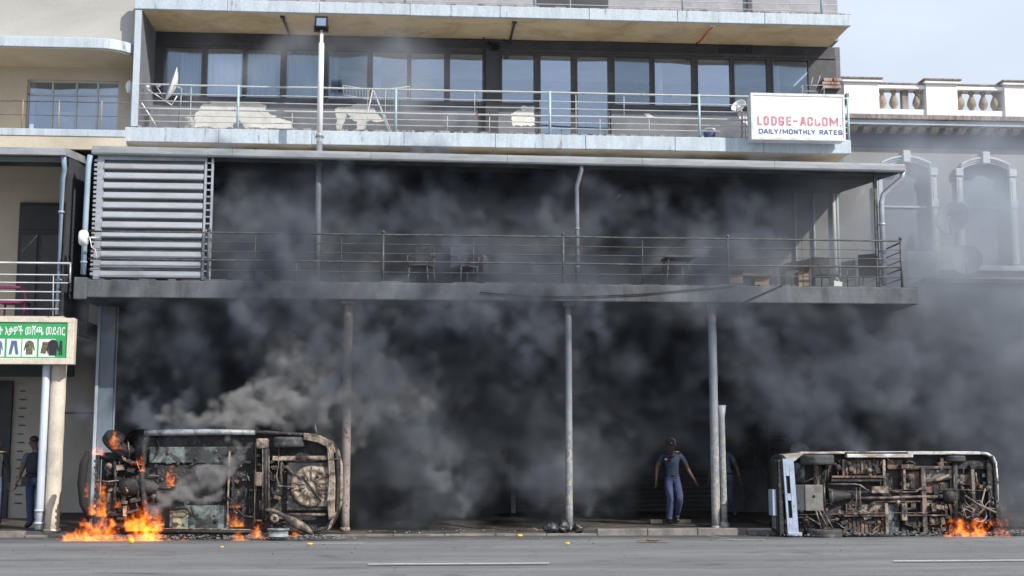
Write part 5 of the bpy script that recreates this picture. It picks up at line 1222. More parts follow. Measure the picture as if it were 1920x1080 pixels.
c.rect('chassis_rail', 1560, 897, 1660, 903, .04, .15, 'soot', .006); c.rect('chassis_rail', 1700, 874, 1785, 879, .03, .14, 'pipe', .006); c.rect('chassis_rail', 1640, 939, 1750, 942, .06, .15, 'rust', .006)
for (x, y0, y1, mt) in ((1659,862,912,'ash'),(1664,944,1005,'ash'),(1697,880,918,'ash'),(1734,875,1000,'pipe'),(1700,942,985,'rust'),(1826,880,940,'pipe'),(1775,945,968,'rust'),(1582,862,892,'rust')): c.rect('cross_member', x-1.6, y0, x+1.6, y1, .02, .15, mt, .006)
for (x0,y0,x1,y1,mt) in ((1586,862,1657,890,'rust'),(1590,945,1661,963,'ash'),(1584,971,1661,1002,'rust'),(1668,862,1696,880,'rust'),(1701,884,1732,918,'rust'),(1737,880,1785,900,'plate'),(1737,905,1785,925,'rust'),(1668,944,1690,1000,'teal'),(1702,968,1732,985,'soot'),(1737,942,1772,962,'ash'),(1742,972,1770,985,'ash'),(1800,890,1825,910,'pipe'),(1800,862,1862,880,'soot')):
    o = c.rect('floor_panel', x0, y0, x1, y1, .12, .19, mt, .012); 
k = None
for i in range(9): c.rect('pressed_rib', 1589+i*7.4, 864, 1592+i*7.4, 888, .10, .119, 'rust' if i % 2 else 'ash', .003)
for i in range(9): c.rect('pressed_rib', 1588+i*7.6, 973, 1591+i*7.6, 1000, .10, .119, 'rust' if i % 3 else 'soot', .003)
br = c.rect('bracket_plate', 1692, 944, 1700, 976, .0, .1, 'ash', .006)
for i in range(3): a = c.p(1696, 949+i*9, -.004); MB().lathe([(.002,0),(.012,0),(.014,.004)], a, 10, 'Y').build('bolt_hole', M['black'], br)
c.rect('bracket_plate', 1690, 871, 1716, 879, .0, .12, 'rust', .01)
# rear corner: straps, spare carrier, wires
c.bar('spare_carrier_arm', [(1808,929),(1830,944),(1866,961)], .022, -.03, 'pipe', label='diagonal rusty bar at the rear'); c.bar('strut', [(1847,916),(1840,945),(1826,972)], .016, .0, 'ash')
a = c.p(1838,965,.05); MB().lathe([(.13,-.03),(.15,-.03),(.16,0),(.15,.03),(.13,.03),(.13,-.03)], a, 22, 'Y').build('spare_ring', M['rim'], t)
for seed in range(5):
    rn = random.Random(seed+40); pts = [(1795+rn.uniform(0,20)+i*13, 952+rn.uniform(-14,22)) for i in range(5)]
    c.bar('burnt_wire', pts, .007, -.02, 'ash', 6)
c.rect('rear_beam', 1858, 868, 1864, 985, .06, .2, 'soot', .012); c.rect('rear_bumper', 1868, 945, 1876, 988, -.02, .9, 'soot', .02)
c.bar('door_edge', [(1868,865),(1871,900),(1872,940)], .018, .02, 'burntwhite'); c.rect('towing_knob', 1868, 860, 1874, 864, .1, .16, 'soot', .005)
c.bar('brake_line', [(1490,965),(1560,964),(1640,962),(1740,961)], .006, -.01, 'pipe', 6); c.bar('brake_line', [(1600,925),(1700,918),(1780,917),(1850,920)], .006, .0, 'pipe', 6)
for (a_,b_,mts,sd_,n_) in (((1560,862,1662,892),0,['soot','soot','rust','pipe'],21,26),((1560,944,1668,1003),0,['rust','soot','ash','pipe'],22,40),((1668,862,1790,925),0,['soot','soot','rust','pipe'],23,26),((1668,942,1790,1002),0,['soot','soot','rust','ash','pipe'],24,40),((1800,865,1866,1000),0,['soot','soot','ash','pipe'],25,40),((1494,868,1556,1000),0,['soot','soot','pipe'],26,30)):
    c.greeble('underbody_fittings', a_[0], a_[1], a_[2], a_[3], n_, mts, sd_, size=(4,17))
c.bar('lower_sill', [(1580,1004),(1700,1005),(1790,1005)], .03, .0, 'soot')

# ================================================================== PEOPLE
def person(label, origin, J, zones, scale=1.0, turn=0, name='person', extras=None, smooth=2, fingers=True, cat='person'):
    """J: joint -> (x, y, z, radius), feet at z 0.  zones: material keys for torso, arm_upper, arm_lower, leg, foot, head"""
    t = thing(name, label, cat, origin)
    vs, rs, es, zn = [], [], [], []
    idx = {}
    rz = Matrix.Rotation(R(turn), 3, 'Z')
    def jv(k, co, r): idx[k] = len(vs); vs.append(Vector(co)); rs.append(r)
    for k, v in J.items():
        r = v[3]; jv(k, v[:3], r if isinstance(r, tuple) else (r, r))
    def e(a, b, z): es.append((idx[a], idx[b])); zn.append(z)
    e('pelvis','waist','torso'); e('waist','chest','torso'); e('chest','collar','torso'); e('collar','neck','head'); e('neck','head0','head'); e('head0','head1','head'); e('head1','head2','head')
    for s in 'LR':
        e('chest','sh'+s,'torso'); e('sh'+s,'ua'+s,'arm_upper'); e('ua'+s,'el'+s,'arm_lower'); e('el'+s,'wr'+s,'arm_lower'); e('wr'+s,'pa'+s,'hand')
        e('pelvis','hip'+s,'leg'); e('hip'+s,'kn'+s,'leg'); e('kn'+s,'cf'+s,'leg'); e('cf'+s,'an'+s,'leg'); e('an'+s,'toe'+s,'foot'); 
        if fingers:
            w, p_ = Vector(J['wr'+s][:3]), Vector(J['pa'+s][:3]); d = (p_-w).normalized(); side = Vector((0,-1,0)) - d*d.dot(Vector((0,-1,0))); side.normalize(); inn = d.cross(side)*(1 if s == 'L' else -1)
            for i in range(4):
                o_ = p_ + side*(.027-.018*i) + d*.012; L_ = (.07,.08,.075,.058)[i]
                a_ = o_ + d*.03; b__ = a_ + (d+inn*.25).normalized()*L_*.5; c_ = b__ + (d+inn*.7).normalized()*L_*.5
                jv(f'f{s}{i}a', a_, (.0095,.0095)); jv(f'f{s}{i}b', b__, (.009,.009)); jv(f'f{s}{i}c', c_, (.007,.007))
                e('pa'+s, f'f{s}{i}a', 'hand'); e(f'f{s}{i}a', f'f{s}{i}b', 'hand'); e(f'f{s}{i}b', f'f{s}{i}c', 'hand')
            a_ = p_ - d*.03 + side*.045 + inn*.01; b__ = a_ + (d*.8+side*.5+inn*.2)*.035
            jv(f't{s}a', a_, (.011,.011)); jv(f't{s}b', b__, (.009,.009)); e('pa'+s, f't{s}a','hand'); e(f't{s}a', f't{s}b','hand')
    h1 = Vector(J['head1'][:3]); face = Vector(J.get('face', (0,-1,0)) if 'face' in J else (0,-1,0))
    me = bpy.data.meshes.new('body'); me.from_pydata([v*scale for v in vs], es, [])
    o = bpy.data.objects.new('body', me); COL.objects.link(o)
    md = o.modifiers.new('skin','SKIN'); md.use_smooth_shade = True; md.branch_smoothing = .4
    sv = me.skin_vertices[0].data
    for i, r in enumerate(rs): sv[i].radius = (r[0]*scale, r[1]*scale); sv[i].use_root = (i == idx['pelvis'])
    sb_ = o.modifiers.new('sub','SUBSURF'); sb_.levels = smooth; sb_.render_levels = smooth
    dg = bpy.context.evaluated_depsgraph_get(); m2 = bpy.data.meshes.new_from_object(o.evaluated_get(dg)); bpy.data.objects.remove(o)
    keys = []; [keys.append(k) for k in zones.values() if k not in keys]
    for k in keys: m2.materials.append(M[k])
    seg = [(vs[a]*scale, vs[b]*scale, zones[z], (rs[a][0]+rs[b][0])/2*scale) for (a, b), z in zip(es, zn)]
    A = np.array([s_[0] for s_ in seg]); Bv = np.array([s_[1] for s_ in seg])-A; Rr = np.array([s_[3] for s_ in seg]); LL = (Bv**2).sum(1)+1e-9
    for p_ in m2.polygons:
        cc = np.array(p_.center); tt = np.clip(((cc-A)*Bv).sum(1)/LL, 0, 1); dd = np.sqrt(((A+Bv*tt[:,None]-cc)**2).sum(1))/np.sqrt(Rr)
        p_.material_index = keys.index(seg[int(dd.argmin())][2]); p_.use_smooth = True
    # cloth folds
    for v in m2.vertices:
        k = mnoise.noise(v.co*Vector((9,9,6))[0]) if False else mnoise.noise(Vector((v.co.x*11, v.co.y*11, v.co.z*16)))
        if v.co.z < 1.45*scale: v.co += v.normal*k*.008
    m2.transform(rz.to_4x4())
    b = bpy.data.objects.new('body', m2); COL.objects.link(b); b.parent = t
    def place(m, nm, mt): m.v = [tuple(rz @ (Vector(v)*scale) + Vector(origin)) for v in m.v]; return m.build(nm, M[mt], t)
    if extras: extras(place, J)
    return t
BASE = dict(pelvis=(0,0,.95,(.165,.12)), waist=(0,0,1.08,(.15,.11)), chest=(0,0,1.30,(.175,.12)), collar=(0,0,1.43,(.09,.075)), neck=(0,0,1.50,.055), head0=(0,-.02,1.57,.066), head1=(0,-.02,1.655,.086), head2=(0,-.01,1.73,.06),
    shL=(-.17,0,1.40,.07), uaL=(-.21,0,1.26,.062), elL=(-.25,.02,1.12,.042), wrL=(-.28,-.04,.88,.027), paL=(-.285,-.06,.81,(.034,.02)),
    shR=(.17,0,1.40,.07), uaR=(.21,0,1.26,.062), elR=(.25,.02,1.12,.042), wrR=(.28,-.04,.88,.027), paR=(.285,-.06,.81,(.034,.02)),
    hipL=(-.09,0,.86,.10), knL=(-.10,-.02,.49,.072), cfL=(-.10,.0,.30,.066), anL=(-.10,.02,.10,.058), toeL=(-.11,-.15,.04,.042),
    hipR=(.09,0,.86,.10), knR=(.10,-.02,.49,.072), cfR=(.10,.0,.30,.066), anR=(.10,.02,.10,.058), toeR=(.11,-.15,.04,.042))
def pose(**k): d = dict(BASE); d.update(k); return d
ZON = dict(torso='shirt', arm_upper='shirt', arm_lower='skin', hand='skin', head='skin', leg='trousers', foot='boot')
def face_bits(place, J, f=(0,-1,0), down=0.0):
    h = Vector(J['head1'][:3]); f = Vector(f).normalized(); f = (f + Vector((0,0,-down))).normalized(); sd_ = f.cross(Vector((0,0,1))).normalized(); up = sd_.cross(f)
    place(MB().ell(h+f*.085-up*.015, (.014,.02,.022)), 'nose', 'skin')
    for s in (-1,1):
        place(MB().ell(h+f*.078+sd_*.03*s+up*.012, (.011,.008,.007)), 'eye', 'white'); place(MB().ell(h+sd_*.088*s-up*.005, (.014,.018,.028)), 'ear', 'skin')
    place(MB().ell(h+f*.072-up*.05, (.024,.012,.007)), 'mouth', 'magenta' if False else 'skin')
    return h, f, sd_, up
def cap(place, h, f, up, sd_):
    q = Matrix((sd_, f*-1, up)).transposed()
    m = MB().lathe([(.096,.02),(.104,.05),(.10,.085),(.075,.115),(.03,.13),(.002,.132)], (0,0,0), 18)
    m.v = [tuple(q @ Vector(v) + h) for v in m.v]; place(m, 'cap', 'vest')
    m = MB().prism([(-.08,-.05),(-.07,-.14),(-.03,-.165),(.03,-.165),(.07,-.14),(.08,-.05)], .028, .038, 'XY'); m.v = [tuple(q @ Vector(v) + h) for v in m.v]; place(m, 'cap_peak', 'vest')
    m = MB().ell((0,-.098,.075), (.016,.006,.016)); m.v = [tuple(q @ Vector(v) + h) for v in m.v]; place(m, 'cap_badge', 'gold')
Jc = pose(pelvis=(.0,.0,.95,(.165,.12)), waist=(-.01,-.02,1.08,(.15,.11)), chest=(-.03,-.08,1.30,(.18,.12)), collar=(-.04,-.12,1.43,(.09,.075)), neck=(-.05,-.16,1.49,.055), head0=(-.06,-.21,1.54,.064), head1=(-.065,-.24,1.615,.086), head2=(-.065,-.22,1.69,.06),
    shL=(-.20,-.07,1.40,.07), uaL=(-.27,-.06,1.27,.062), elL=(-.32,-.03,1.13,.042), wrL=(-.35,-.1,.92,.027), paL=(-.36,-.12,.84,(.034,.02)),
    shR=(.14,-.07,1.40,.07), uaR=(.24,-.05,1.27,.062), elR=(.32,.04,1.13,.042), wrR=(.43,-.06,.92,.027), paR=(.46,-.09,.85,(.034,.02)),
    knL=(-.07,-.12,.50,.078), cfL=(-.08,-.08,.30,.074), anL=(-.09,-.04,.10,.062), toeL=(-.10,-.2,.04,.044),
    knR=(.11,-.20,.53,.078), cfR=(.10,-.05,.33,.074), anR=(.09,.10,.17,.060), toeR=(.10,-.03,.05,.044))
def ex(place, J):
    h, f, sd_, up = face_bits(place, J, (-.1,-1,0), .45); cap(place, h, f, up, sd_)
    place(MB().tube([(-.155,-.04,1.0),(0,-.135,1.0),(.155,-.04,1.0)], .018, 8), 'belt', 'boot')
    for s in (-1,1): place(MB().box(-.05+s*.13-.035, -.05+s*.13+.035, -.16+.02, -.0, 1.462, 1.474), 'shoulder_flap', 'gold' if s > 0 else 'vest')
    place(MB().box(-.19,-.14,-.205,-.198,1.30,1.335), 'arm_badge', 'gold')
    place(MB().tube([(-.12,-.19,1.42),(-.045,-.215,1.36),(.05,-.19,1.42)], .012, 6), 'shirt_collar', 'shirt')
b = P(1262,983,26.9); person('officer in navy shirt, cap and blue trousers walking out of the smoke, head down', (b.x, 26.9, pav_h(b.x,26.9)), Jc, ZON, 1.03, 0, extras=ex)
Jd = pose(waist=(-.03,0,1.08,(.15,.11)), chest=(-.08,0,1.30,(.17,.12)), collar=(-.11,0,1.43,(.09,.075)), neck=(-.13,0,1.49,.055), head0=(-.16,0,1.55,.064), head1=(-.18,0,1.63,.086), head2=(-.18,0,1.70,.06),
    shR=(.06,-.02,1.40,.07), uaR=(.15,-.04,1.25,.062), elR=(.22,-.04,1.10,.042), wrR=(.27,-.05,.90,.027), paR=(.275,-.06,.83,(.034,.02)),
    shL=(-.20,.1,1.38,.07), uaL=(-.26,.14,1.25,.062), elL=(-.3,.15,1.1,.042), wrL=(-.35,.05,.9,.027), paL=(-.36,.03,.83,(.034,.02)),
    knR=(.05,-.02,.52,.075), cfR=(.12,.02,.38,.07), anR=(.20,.06,.24,.058), toeR=(.17,.04,.10,.044), knL=(-.14,0,.5,.072), anL=(-.2,.02,.1,.058), cfL=(-.17,.01,.3,.066), toeL=(-.34,0,.04,.042))
def ex2(place, J):
    h, f, sd_, up = face_bits(place, J, (-1,-.2,0), .3); cap(place, h, f, up, sd_)
    place(MB().tube([(.1,-.12,1.0),(-.05,-.14,1.0),(-.15,-.05,1.0)], .018, 8), 'belt', 'boot'); place(MB().tube([(.265,-.05,.905),(.27,-.05,.925)], .033, 10), 'wristwatch', 'boot')
b = P(1363,968,27.6); person('officer half hidden behind the thick column, one foot lifted', (b.x, 27.6, pav_h(b.x,27.6)), Jd, dict(ZON, leg='trouserdk', torso='shirtblue', arm_upper='shirtblue'), 1.05, 0, extras=ex2)
Je = pose(neck=(-.02,.0,1.50,.055), head0=(-.05,.0,1.57,.066), head1=(-.06,-.0,1.655,.088), head2=(-.05,.01,1.73,.062),
    elL=(-.24,.0,1.12,.045), wrL=(-.31,-.02,.90,.029), paL=(-.33,-.02,.82,(.036,.022)), uaL=(-.21,0,1.26,.07),
    knL=(-.07,.02,.5,.085), cfL=(-.06,.03,.3,.078), anL=(-.05,.04,.1,.062), toeL=(-.14,-.03,.04,.045), knR=(.11,.0,.5,.085), anR=(.13,.03,.1,.062), toeR=(.17,.14,.04,.045))
def ex3(place, J):
    face_bits(place, J, (-1,.3,0), .2)
    place(MB().tube([(0,.01,1.02),(0,.01,1.1),(0,.015,1.28),(0,.01,1.4),(0,.01,1.44)], [.165,.172,.195,.17,.09], 18), 'stab_vest', 'vest')
    place(MB().tube([(-.17,0,1.0),(-.1,-.12,1.0),(.1,-.12,1.0),(.17,0,1.0),(.1,.12,1.0),(-.1,.12,1.0),(-.17,0,1.0)], .025, 8), 'belt', 'boot')
    place(MB().box(-.24,-.10,-.12,.04,.80,.98), 'holster', 'boot'); place(MB().ell(Vector(J['head1'][:3])+Vector((.01,0,.035)), (.088,.095,.07)), 'short_hair', 'boot')
b = P(62,978,26.4); person('officer in dark stab vest and blue trousers standing behind the pale downpipe', (b.x, 26.4, pav_h(b.x,26.4)), Je, dict(ZON, torso='shirtblue', arm_upper='shirtblue'), 1.04, 8, extras=ex3)
def ex4(place, J):
    face_bits(place, J, (-1,0,0)); place(MB().ell(Vector(J['head1'][:3])+Vector((.0,0,.035)), (.09,.095,.07)), 'short_hair', 'boot'); place(MB().box(.06,.19,-.06,.06,1.46,1.475), 'shoulder_flap', 'gold')
b = P(-14,985,26.5); person('person in dark jacket at the left picture edge, only one arm in view', (b.x, 26.5, pav_h(b.x,26.5)), pose(), dict(torso='vest', arm_upper='vest', arm_lower='vest', hand='skin', head='skin', leg='trouserdk', foot='boot'), 1.03, 0, extras=ex4)

# ================================================================== SMALL THINGS ON THE GROUND
def rubble(name, label, spots, n, mts, seed, smin=.015, smax=.06, hmax=.1, par=None):
    rn = random.Random(seed); m = MB()
    for i in range(n):
        px, py, Yc, rx, ry = rn.choice(spots); c_ = P(px, py, Yc); x, y = c_.x + rn.gauss(0, rx), Yc + rn.gauss(0, ry); s_ = rn.uniform(smin, smax)*rn.uniform(.4,1)
        hgt = max(0, hmax*(1 - ((x-c_.x)/(2*rx))**2 - ((y-Yc)/(2*ry))**2))*rn.random()
        m.ell((x, y, .03 + hgt + s_*.3), (s_*rn.uniform(.7,1.5), s_*rn.uniform(.7,1.3), s_*rn.uniform(.3,.7)), 6, 4, .3, i)
    m.sm = [False]*len(m.sm); o = m.build(name, mts); tag(o, label, kind='stuff'); return o
rubble('ash_debris', 'grey ash and charred scraps strewn under the burning car', [(330,1004,24.6,.9,.12),(500,1003,24.5,.5,.14),(590,1007,24.35,.35,.1),(240,1004,24.6,.5,.12)], 1500, M['rubble'], 3, .008, .032, .07)
rubble('ash_debris', 'burnt scraps strewn under the overturned van', [(1700,1006,24.7,.9,.08),(1600,1006,24.65,.6,.06),(1880,1002,24.7,.3,.12),(1910,1000,24.8,.25,.15)], 900, M['rubble'], 5, .008, .032, .07)
rubble('road_grit', 'small pale bits of litter scattered over the road', [(700,1030,22.5,5,1.2),(1300,1035,23,4,1)], 260, M['rubble'], 8, .005, .022, 0)
rubble('pavement_grit', 'dark scraps lying on the pavement before the shutters', [(960,985,26.6,2.2,.5),(1150,980,27,2,.6),(800,985,26.5,1.2,.4)], 160, M['rubble'], 9, .01, .035, .0)
for i, (px, w, h, dy, lb) in enumerate(((1033,.26,.17,0,'crumpled black rubbish bag left of the slim column'),(1056,.22,.2,.06,'shiny black rubbish bag against the slim column'),(1085,.16,.15,.15,'small black rubbish bag right of the slim column'))):
    a = P(px, 1000, 25.62); y = 25.56+dy
    m = MB().ell((a.x, y, .05+h*.5), (w*.6, w*.45, h*.62), 22, 16, .1, i+3); o = m.build('rubbish_bag', M['binbag']); jitter_mesh(o, .035, 12, i)
    tag(o, lb, 'rubbish bag', 'rubbish bags at the slim column')
for i, (px, py, r, mt, lb) in enumerate(((246,1020,.055,'orange','whole orange lying on the road before the flames'),(581,1024,.035,'orange','squashed yellow fruit on the road by the silencer'),(416,1028,.022,'orange','tiny orange piece on the road below the car'),(975,1010,.04,'orange','orange fruit at the kerb, left of the rubbish bags'),(1064,1025,.032,'orange','squashed yellow fruit on the road below the slim column'))):
    Yc = groundY(py); a = P(px, py, Yc); k = 1 if i in (0,) else .6
    o = MB().ell((a.x, Yc, .03+r*k), (r*(1 if k == 1 else 1.4), r, r*k), 16, 12, .03, i).build('orange_fruit', M[mt]); tag(o, lb, 'fruit', 'fruit scattered on the road')
a = P(1226,1020,groundY(1020)); t = thing('flattened_cardboard', 'torn piece of brown board lying on the road', 'cardboard', (a.x, groundY(1020), .03)); yy = groundY(1020)
for i, (dx, w, d, an) in enumerate(((-.12,.35,.12,4),(.1,.4,.10,-6),(.0,.25,.16,10),(-.2,.3,.05,0))):
    MB().box(a.x+dx-w/2, a.x+dx+w/2, yy-d/2, yy+d/2, .032+i*.012, .042+i*.012, rot=Matrix.Rotation(R(an),3,'Z')).build('torn_sheet', M['wood'], t)
a = P(1265,978,27.0); o = B(a.x-.45, a.x-.2, 27.35, 27.5, pav_h(a.x,27.4), pav_h(a.x,27.4)+.08).build('concrete_block', M['kerb'], bevel=.01); tag(o, 'small concrete block behind the walking officer, left of his feet', 'block')
o = B(a.x+.12, a.x+.42, 27.35, 27.5, pav_h(a.x,27.4), pav_h(a.x,27.4)+.08).build('concrete_block', M['kerb'], bevel=.01); tag(o, 'small concrete block behind the walking officer, right of his feet', 'block')
m = MB(); m.tube([(a.x+.0,26.2,.17),(a.x+.5,26.1,.17),(a.x+.9,26.4,.16),(a.x+1.1,26.8,.15)], .012, 6); tag(m.build('loose_cable', M['pipe']), 'thin pale cable lying on the pavement near the thick column', 'cable')
a = P(1160,965,29.9); o = MB().ell((a.x,29.9,.3),(.22,.16,.18),16,12,.12,4).build('rubbish_bag', M['binbag']); tag(o, 'dark rubbish bag at the foot of the long shutter', 'rubbish bag')
a = P(1499,838,27.3); zt_ = Z(1499,829,27.3)
m = MB(); m.tube([(a.x,27.3,.1),(a.x,27.3,.8),(a.x-.02,27.3,zt_-.35),(a.x-.01,27.3,zt_-.22),(a.x,27.3,zt_-.08),(a.x,27.3,zt_)], [.17,.19,.18,.215,.19,.03], 18)
o = m.build('covered_bundle', M['sack']); jitter_mesh(o, .03, 6, 1); tag(o, 'mottled grey bundle whose rounded top shows above the van front', 'bundle')
# tall soot covered lamp bracket high in the gallery
a, b = P(1153,374,27.5), P(1163,364,27.5); o = MB().tube([a, b], .03, 6).build('light_tube', M['white']); tag(o, 'short pale tube light hanging high inside the smoky gallery', 'light tube')

# ================================================================== FIRE AND SMOKE (voxel fields turned into volumes)
def fftnoise(shape, vox, p, outer, seed, stretch=(1,1,1)):
    r = np.random.RandomState(seed); f = np.fft.rfftn(r.standard_normal(shape).astype(np.float32))
    ks = [np.fft.fftfreq(n, vox)*s_ for n, s_ in zip(shape[:2], stretch[:2])] + [np.fft.rfftfreq(shape[2], vox)*stretch[2]]
    k2 = ks[0][:,None,None]**2 + ks[1][None,:,None]**2 + ks[2][None,None,:]**2
    f *= (k2 + (1/outer)**2)**(-p/2); f[0,0,0] = 0
    o = np.fft.irfftn(f, s=shape); return (o/o.std()).astype(np.float32)
def volume_grid(name, lo, hi, shape, dens, material):
    nx, ny, nz = shape; me = bpy.data.meshes.new(name); n = nx*ny*nz; me.vertices.add(n)
    g_ = np.stack(np.meshgrid(*[np.linspace(lo[i]-(lo[i]+hi[i])/2 if i < 2 else 0, hi[i]-(lo[i]+hi[i])/2 if i < 2 else hi[2]-lo[2], shape[i]) for i in range(3)], indexing='ij'), -1).astype(np.float32)
    me.vertices.foreach_set('co', g_.ravel()); at_ = me.attributes.new('field','FLOAT','POINT'); at_.data.foreach_set('value', np.ascontiguousarray(dens, dtype=np.float32).ravel())
    o = bpy.data.objects.new(name, me); COL.objects.link(o); o.location = ((lo[0]+hi[0])/2, (lo[1]+hi[1])/2, lo[2])
    l0 = g_[0,0,0].tolist(); l1 = g_[-1,-1,-1].tolist()
    ng = bpy.data.node_groups.new(name, 'GeometryNodeTree'); ng.interface.new_socket('Geometry', in_out='INPUT', socket_type='NodeSocketGeometry'); ng.interface.new_socket('Geometry', in_out='OUTPUT', socket_type='NodeSocketGeometry')
    N, L = ng.nodes, ng.links; gi, go = N.new('NodeGroupInput'), N.new('NodeGroupOutput'); vc = N.new('GeometryNodeVolumeCube')
    vc.inputs['Min'].default_value = l0; vc.inputs['Max'].default_value = l1
    for k, v in zip('XYZ', shape): vc.inputs['Resolution '+k].default_value = v
    pos = N.new('GeometryNodeInputPosition'); mr = N.new('ShaderNodeMapRange'); mr.data_type = 'FLOAT_VECTOR'; L.new(pos.outputs[0], mr.inputs['Vector'])
    mr.inputs[7].default_value = l0; mr.inputs[8].default_value = l1; mr.inputs[9].default_value = (0,0,0); mr.inputs[10].default_value = (nx-1, ny-1, nz-1)
    ad = N.new('ShaderNodeVectorMath'); ad.operation = 'ADD'; ad.inputs[1].default_value = (.5,.5,.5); L.new(mr.outputs[1], ad.inputs[0])
    fl_ = N.new('ShaderNodeVectorMath'); fl_.operation = 'FLOOR'; L.new(ad.outputs[0], fl_.inputs[0])
    dt = N.new('ShaderNodeVectorMath'); dt.operation = 'DOT_PRODUCT'; dt.inputs[1].default_value = (ny*nz, nz, 1); L.new(fl_.outputs[0], dt.inputs[0])
    si = N.new('GeometryNodeSampleIndex'); si.data_type = 'FLOAT'; si.domain = 'POINT'; si.clamp = True; L.new(gi.outputs[0], si.inputs['Geometry'])
    na = N.new('GeometryNodeInputNamedAttribute'); na.data_type = 'FLOAT'; na.inputs['Name'].default_value = 'field'
    L.new(na.outputs[0], si.inputs['Value']); L.new(dt.outputs['Value'], si.inputs['Index']); L.new(si.outputs[0], vc.inputs['Density'])
    sm_ = N.new('GeometryNodeSetMaterial'); sm_.inputs['Material'].default_value = material; L.new(vc.outputs[0], sm_.inputs[0]); L.new(sm_.outputs[0], go.inputs[0])
    md = o.modifiers.new('volume', 'NODES'); md.node_group = ng
    return o
# flame material
fm = bpy.data.materials.new('flame'); fm.use_nodes = True; nt = fm.node_tree; nt.nodes.remove(nt.nodes['Principled BSDF'])
at_ = nt.nodes.new('ShaderNodeAttribute'); at_.attribute_name = 'density'
rp = nt.nodes.new('ShaderNodeValToRGB'); el = rp.color_ramp.elements
el[0].position = 0; el[0].color = (.9,.04,.0,1); el[1].position = 1; el[1].color = (1,.38,.045,1)
e_ = el.new(.25); e_.color = (1,.075,.003,1); e_ = el.new(.55); e_.color = (1,.17,.009,1)
em = nt.nodes.new('ShaderNodeEmission'); mu = nt.nodes.new('ShaderNodeMath'); mu.operation = 'MULTIPLY'; mu.inputs[1].default_value = 6.5
pw = nt.nodes.new('ShaderNodeMath'); pw.operation = 'POWER'; pw.inputs[1].default_value = 1.3
nt.links.new(at_.outputs['Fac'], rp.inputs[0]); nt.links.new(at_.outputs['Fac'], pw.inputs[0]); nt.links.new(pw.outputs[0], mu.inputs[0]); nt.links.new(rp.outputs[0], em.inputs[0]); nt.links.new(mu.outputs[0], em.inputs[1])
nt.links.new(em.outputs[0], nt.nodes['Material Output'].inputs['Volume'])
def flame(label, px0, px1, pyb, pyt, Yc, dep, seed, hprof=None, group='flames on the vehicles', vox=.022):
    a, b = P(px0, pyb, Yc), P(px1, pyb, Yc); top = Z(px0, pyt, Yc); pad = .08
    lo = [a.x-pad, Yc-dep/2, a.z-.03]; hi = [b.x+pad, Yc+dep/2, top+.10]
    sh = tuple(max(8, int(round((hi[i]-lo[i])/vox))) for i in range(3))
    hi = [lo[i]+(sh[i]-1)*vox for i in range(3)]
    big = tuple(s_+12 for s_ in sh)
    n1 = fftnoise(big, vox, 2.5, .22, seed, (1,1,1.4))[:sh[0],:sh[1],:sh[2]]; n2 = fftnoise(big, vox, 2.5, .6, seed+1, (1,1,1.5))[:sh[0],:sh[1],:sh[2]]; n3 = fftnoise(big, vox, 2.2, .09, seed+2, (1,1,1.2))[:sh[0],:sh[1],:sh[2]]
    x = np.linspace(0,1,sh[0])[:,None,None]; y = np.linspace(-1,1,sh[1])[None,:,None]; z = (np.arange(sh[2])*vox)[None,None,:]
    H = top - a.z
    hp = np.interp(np.linspace(0,1,sh[0]), *(zip(*hprof) if hprof else ((0,.25,.5,.75,1),(.25,.7,1,.7,.25))))[:,None,None]*H
    ex_ = np.clip(np.minimum(x, 1-x)*(sh[0]*vox)/.10, 0, 1)
    v = 1.0 - (z/np.maximum(hp,.02))**1.1 + (.36*n1 + .36*n2 + .34*n3)*np.clip(.35+z/np.maximum(hp,.02),0,1.3) - 1.1*y**2 - .9*(1-ex_)
    v = np.clip((v-.30)*1.6, 0, 1); v *= np.clip((1-abs(y))*6, 0, 1)*np.clip((z[...,-1:]-z)/.06, 0, 1)
    o = volume_grid('flame', lo, hi, sh, v, fm); tag(o, label, kind='stuff'); return o
flame('large sheet of orange flames spreading along the ground under the burning car front', 116, 303, 1014, 930, 24.45, .5, 11, [(0,.12),(.10,.22),(.24,.36),(.38,.42),(.50,.38),(.62,.36),(.75,.36),(.88,.40),(1,.36)])
flame('tall flame licking up inside the front bumper', 182, 199, 965, 905, 24.72, .16, 13)
flame('flame burning beside the radiator fan', 216, 230, 948, 920, 24.70, .14, 14)
flame('flame under the hanging front wheel', 254, 270, 868, 850, 24.68, .14, 15)
flame('flame burning on top of the front end', 180, 198, 850, 834, 24.85, .14, 16)
flame('flame on the hanging wheel', 212, 232, 838, 812, 24.48, .1, 17, [(0,.4),(.5,.7),(1,1)])
flame('small flame in the middle of the car floor', 313, 330, 908, 876, 24.68, .12, 18)
flame('flame burning behind the looped hose', 430, 456, 984, 952, 24.64, .16, 19, [(0,1),(.3,.9),(.7,.5),(1,.3)])
flame('round flame left of the wheel rim', 469, 504, 1006, 980, 24.45, .22, 20)
flame('low flame trailing over the ashes', 434, 466, 1010, 998, 24.42, .18, 21)
flame('small flame under the drooping silencer', 545, 562, 1003, 991, 24.45, .14, 22)
flame('low strip of flame along the lower sill', 306, 352, 1011, 1000, 24.5, .12, 23, [(0,.3),(.25,1),(.4,.4),(1,.25)])
flame('flames burning under the rear end of the van', 1772, 1890, 1012, 978, 24.55, .4, 24, [(0,.6),(.15,.9),(.25,1.0),(.4,1.0),(.6,1.1),(.8,1.1),(.93,1.2),(1,1.0)])
flame('small flame by the upper cross member', 180, 190, 905, 885, 24.7, .1, 25)

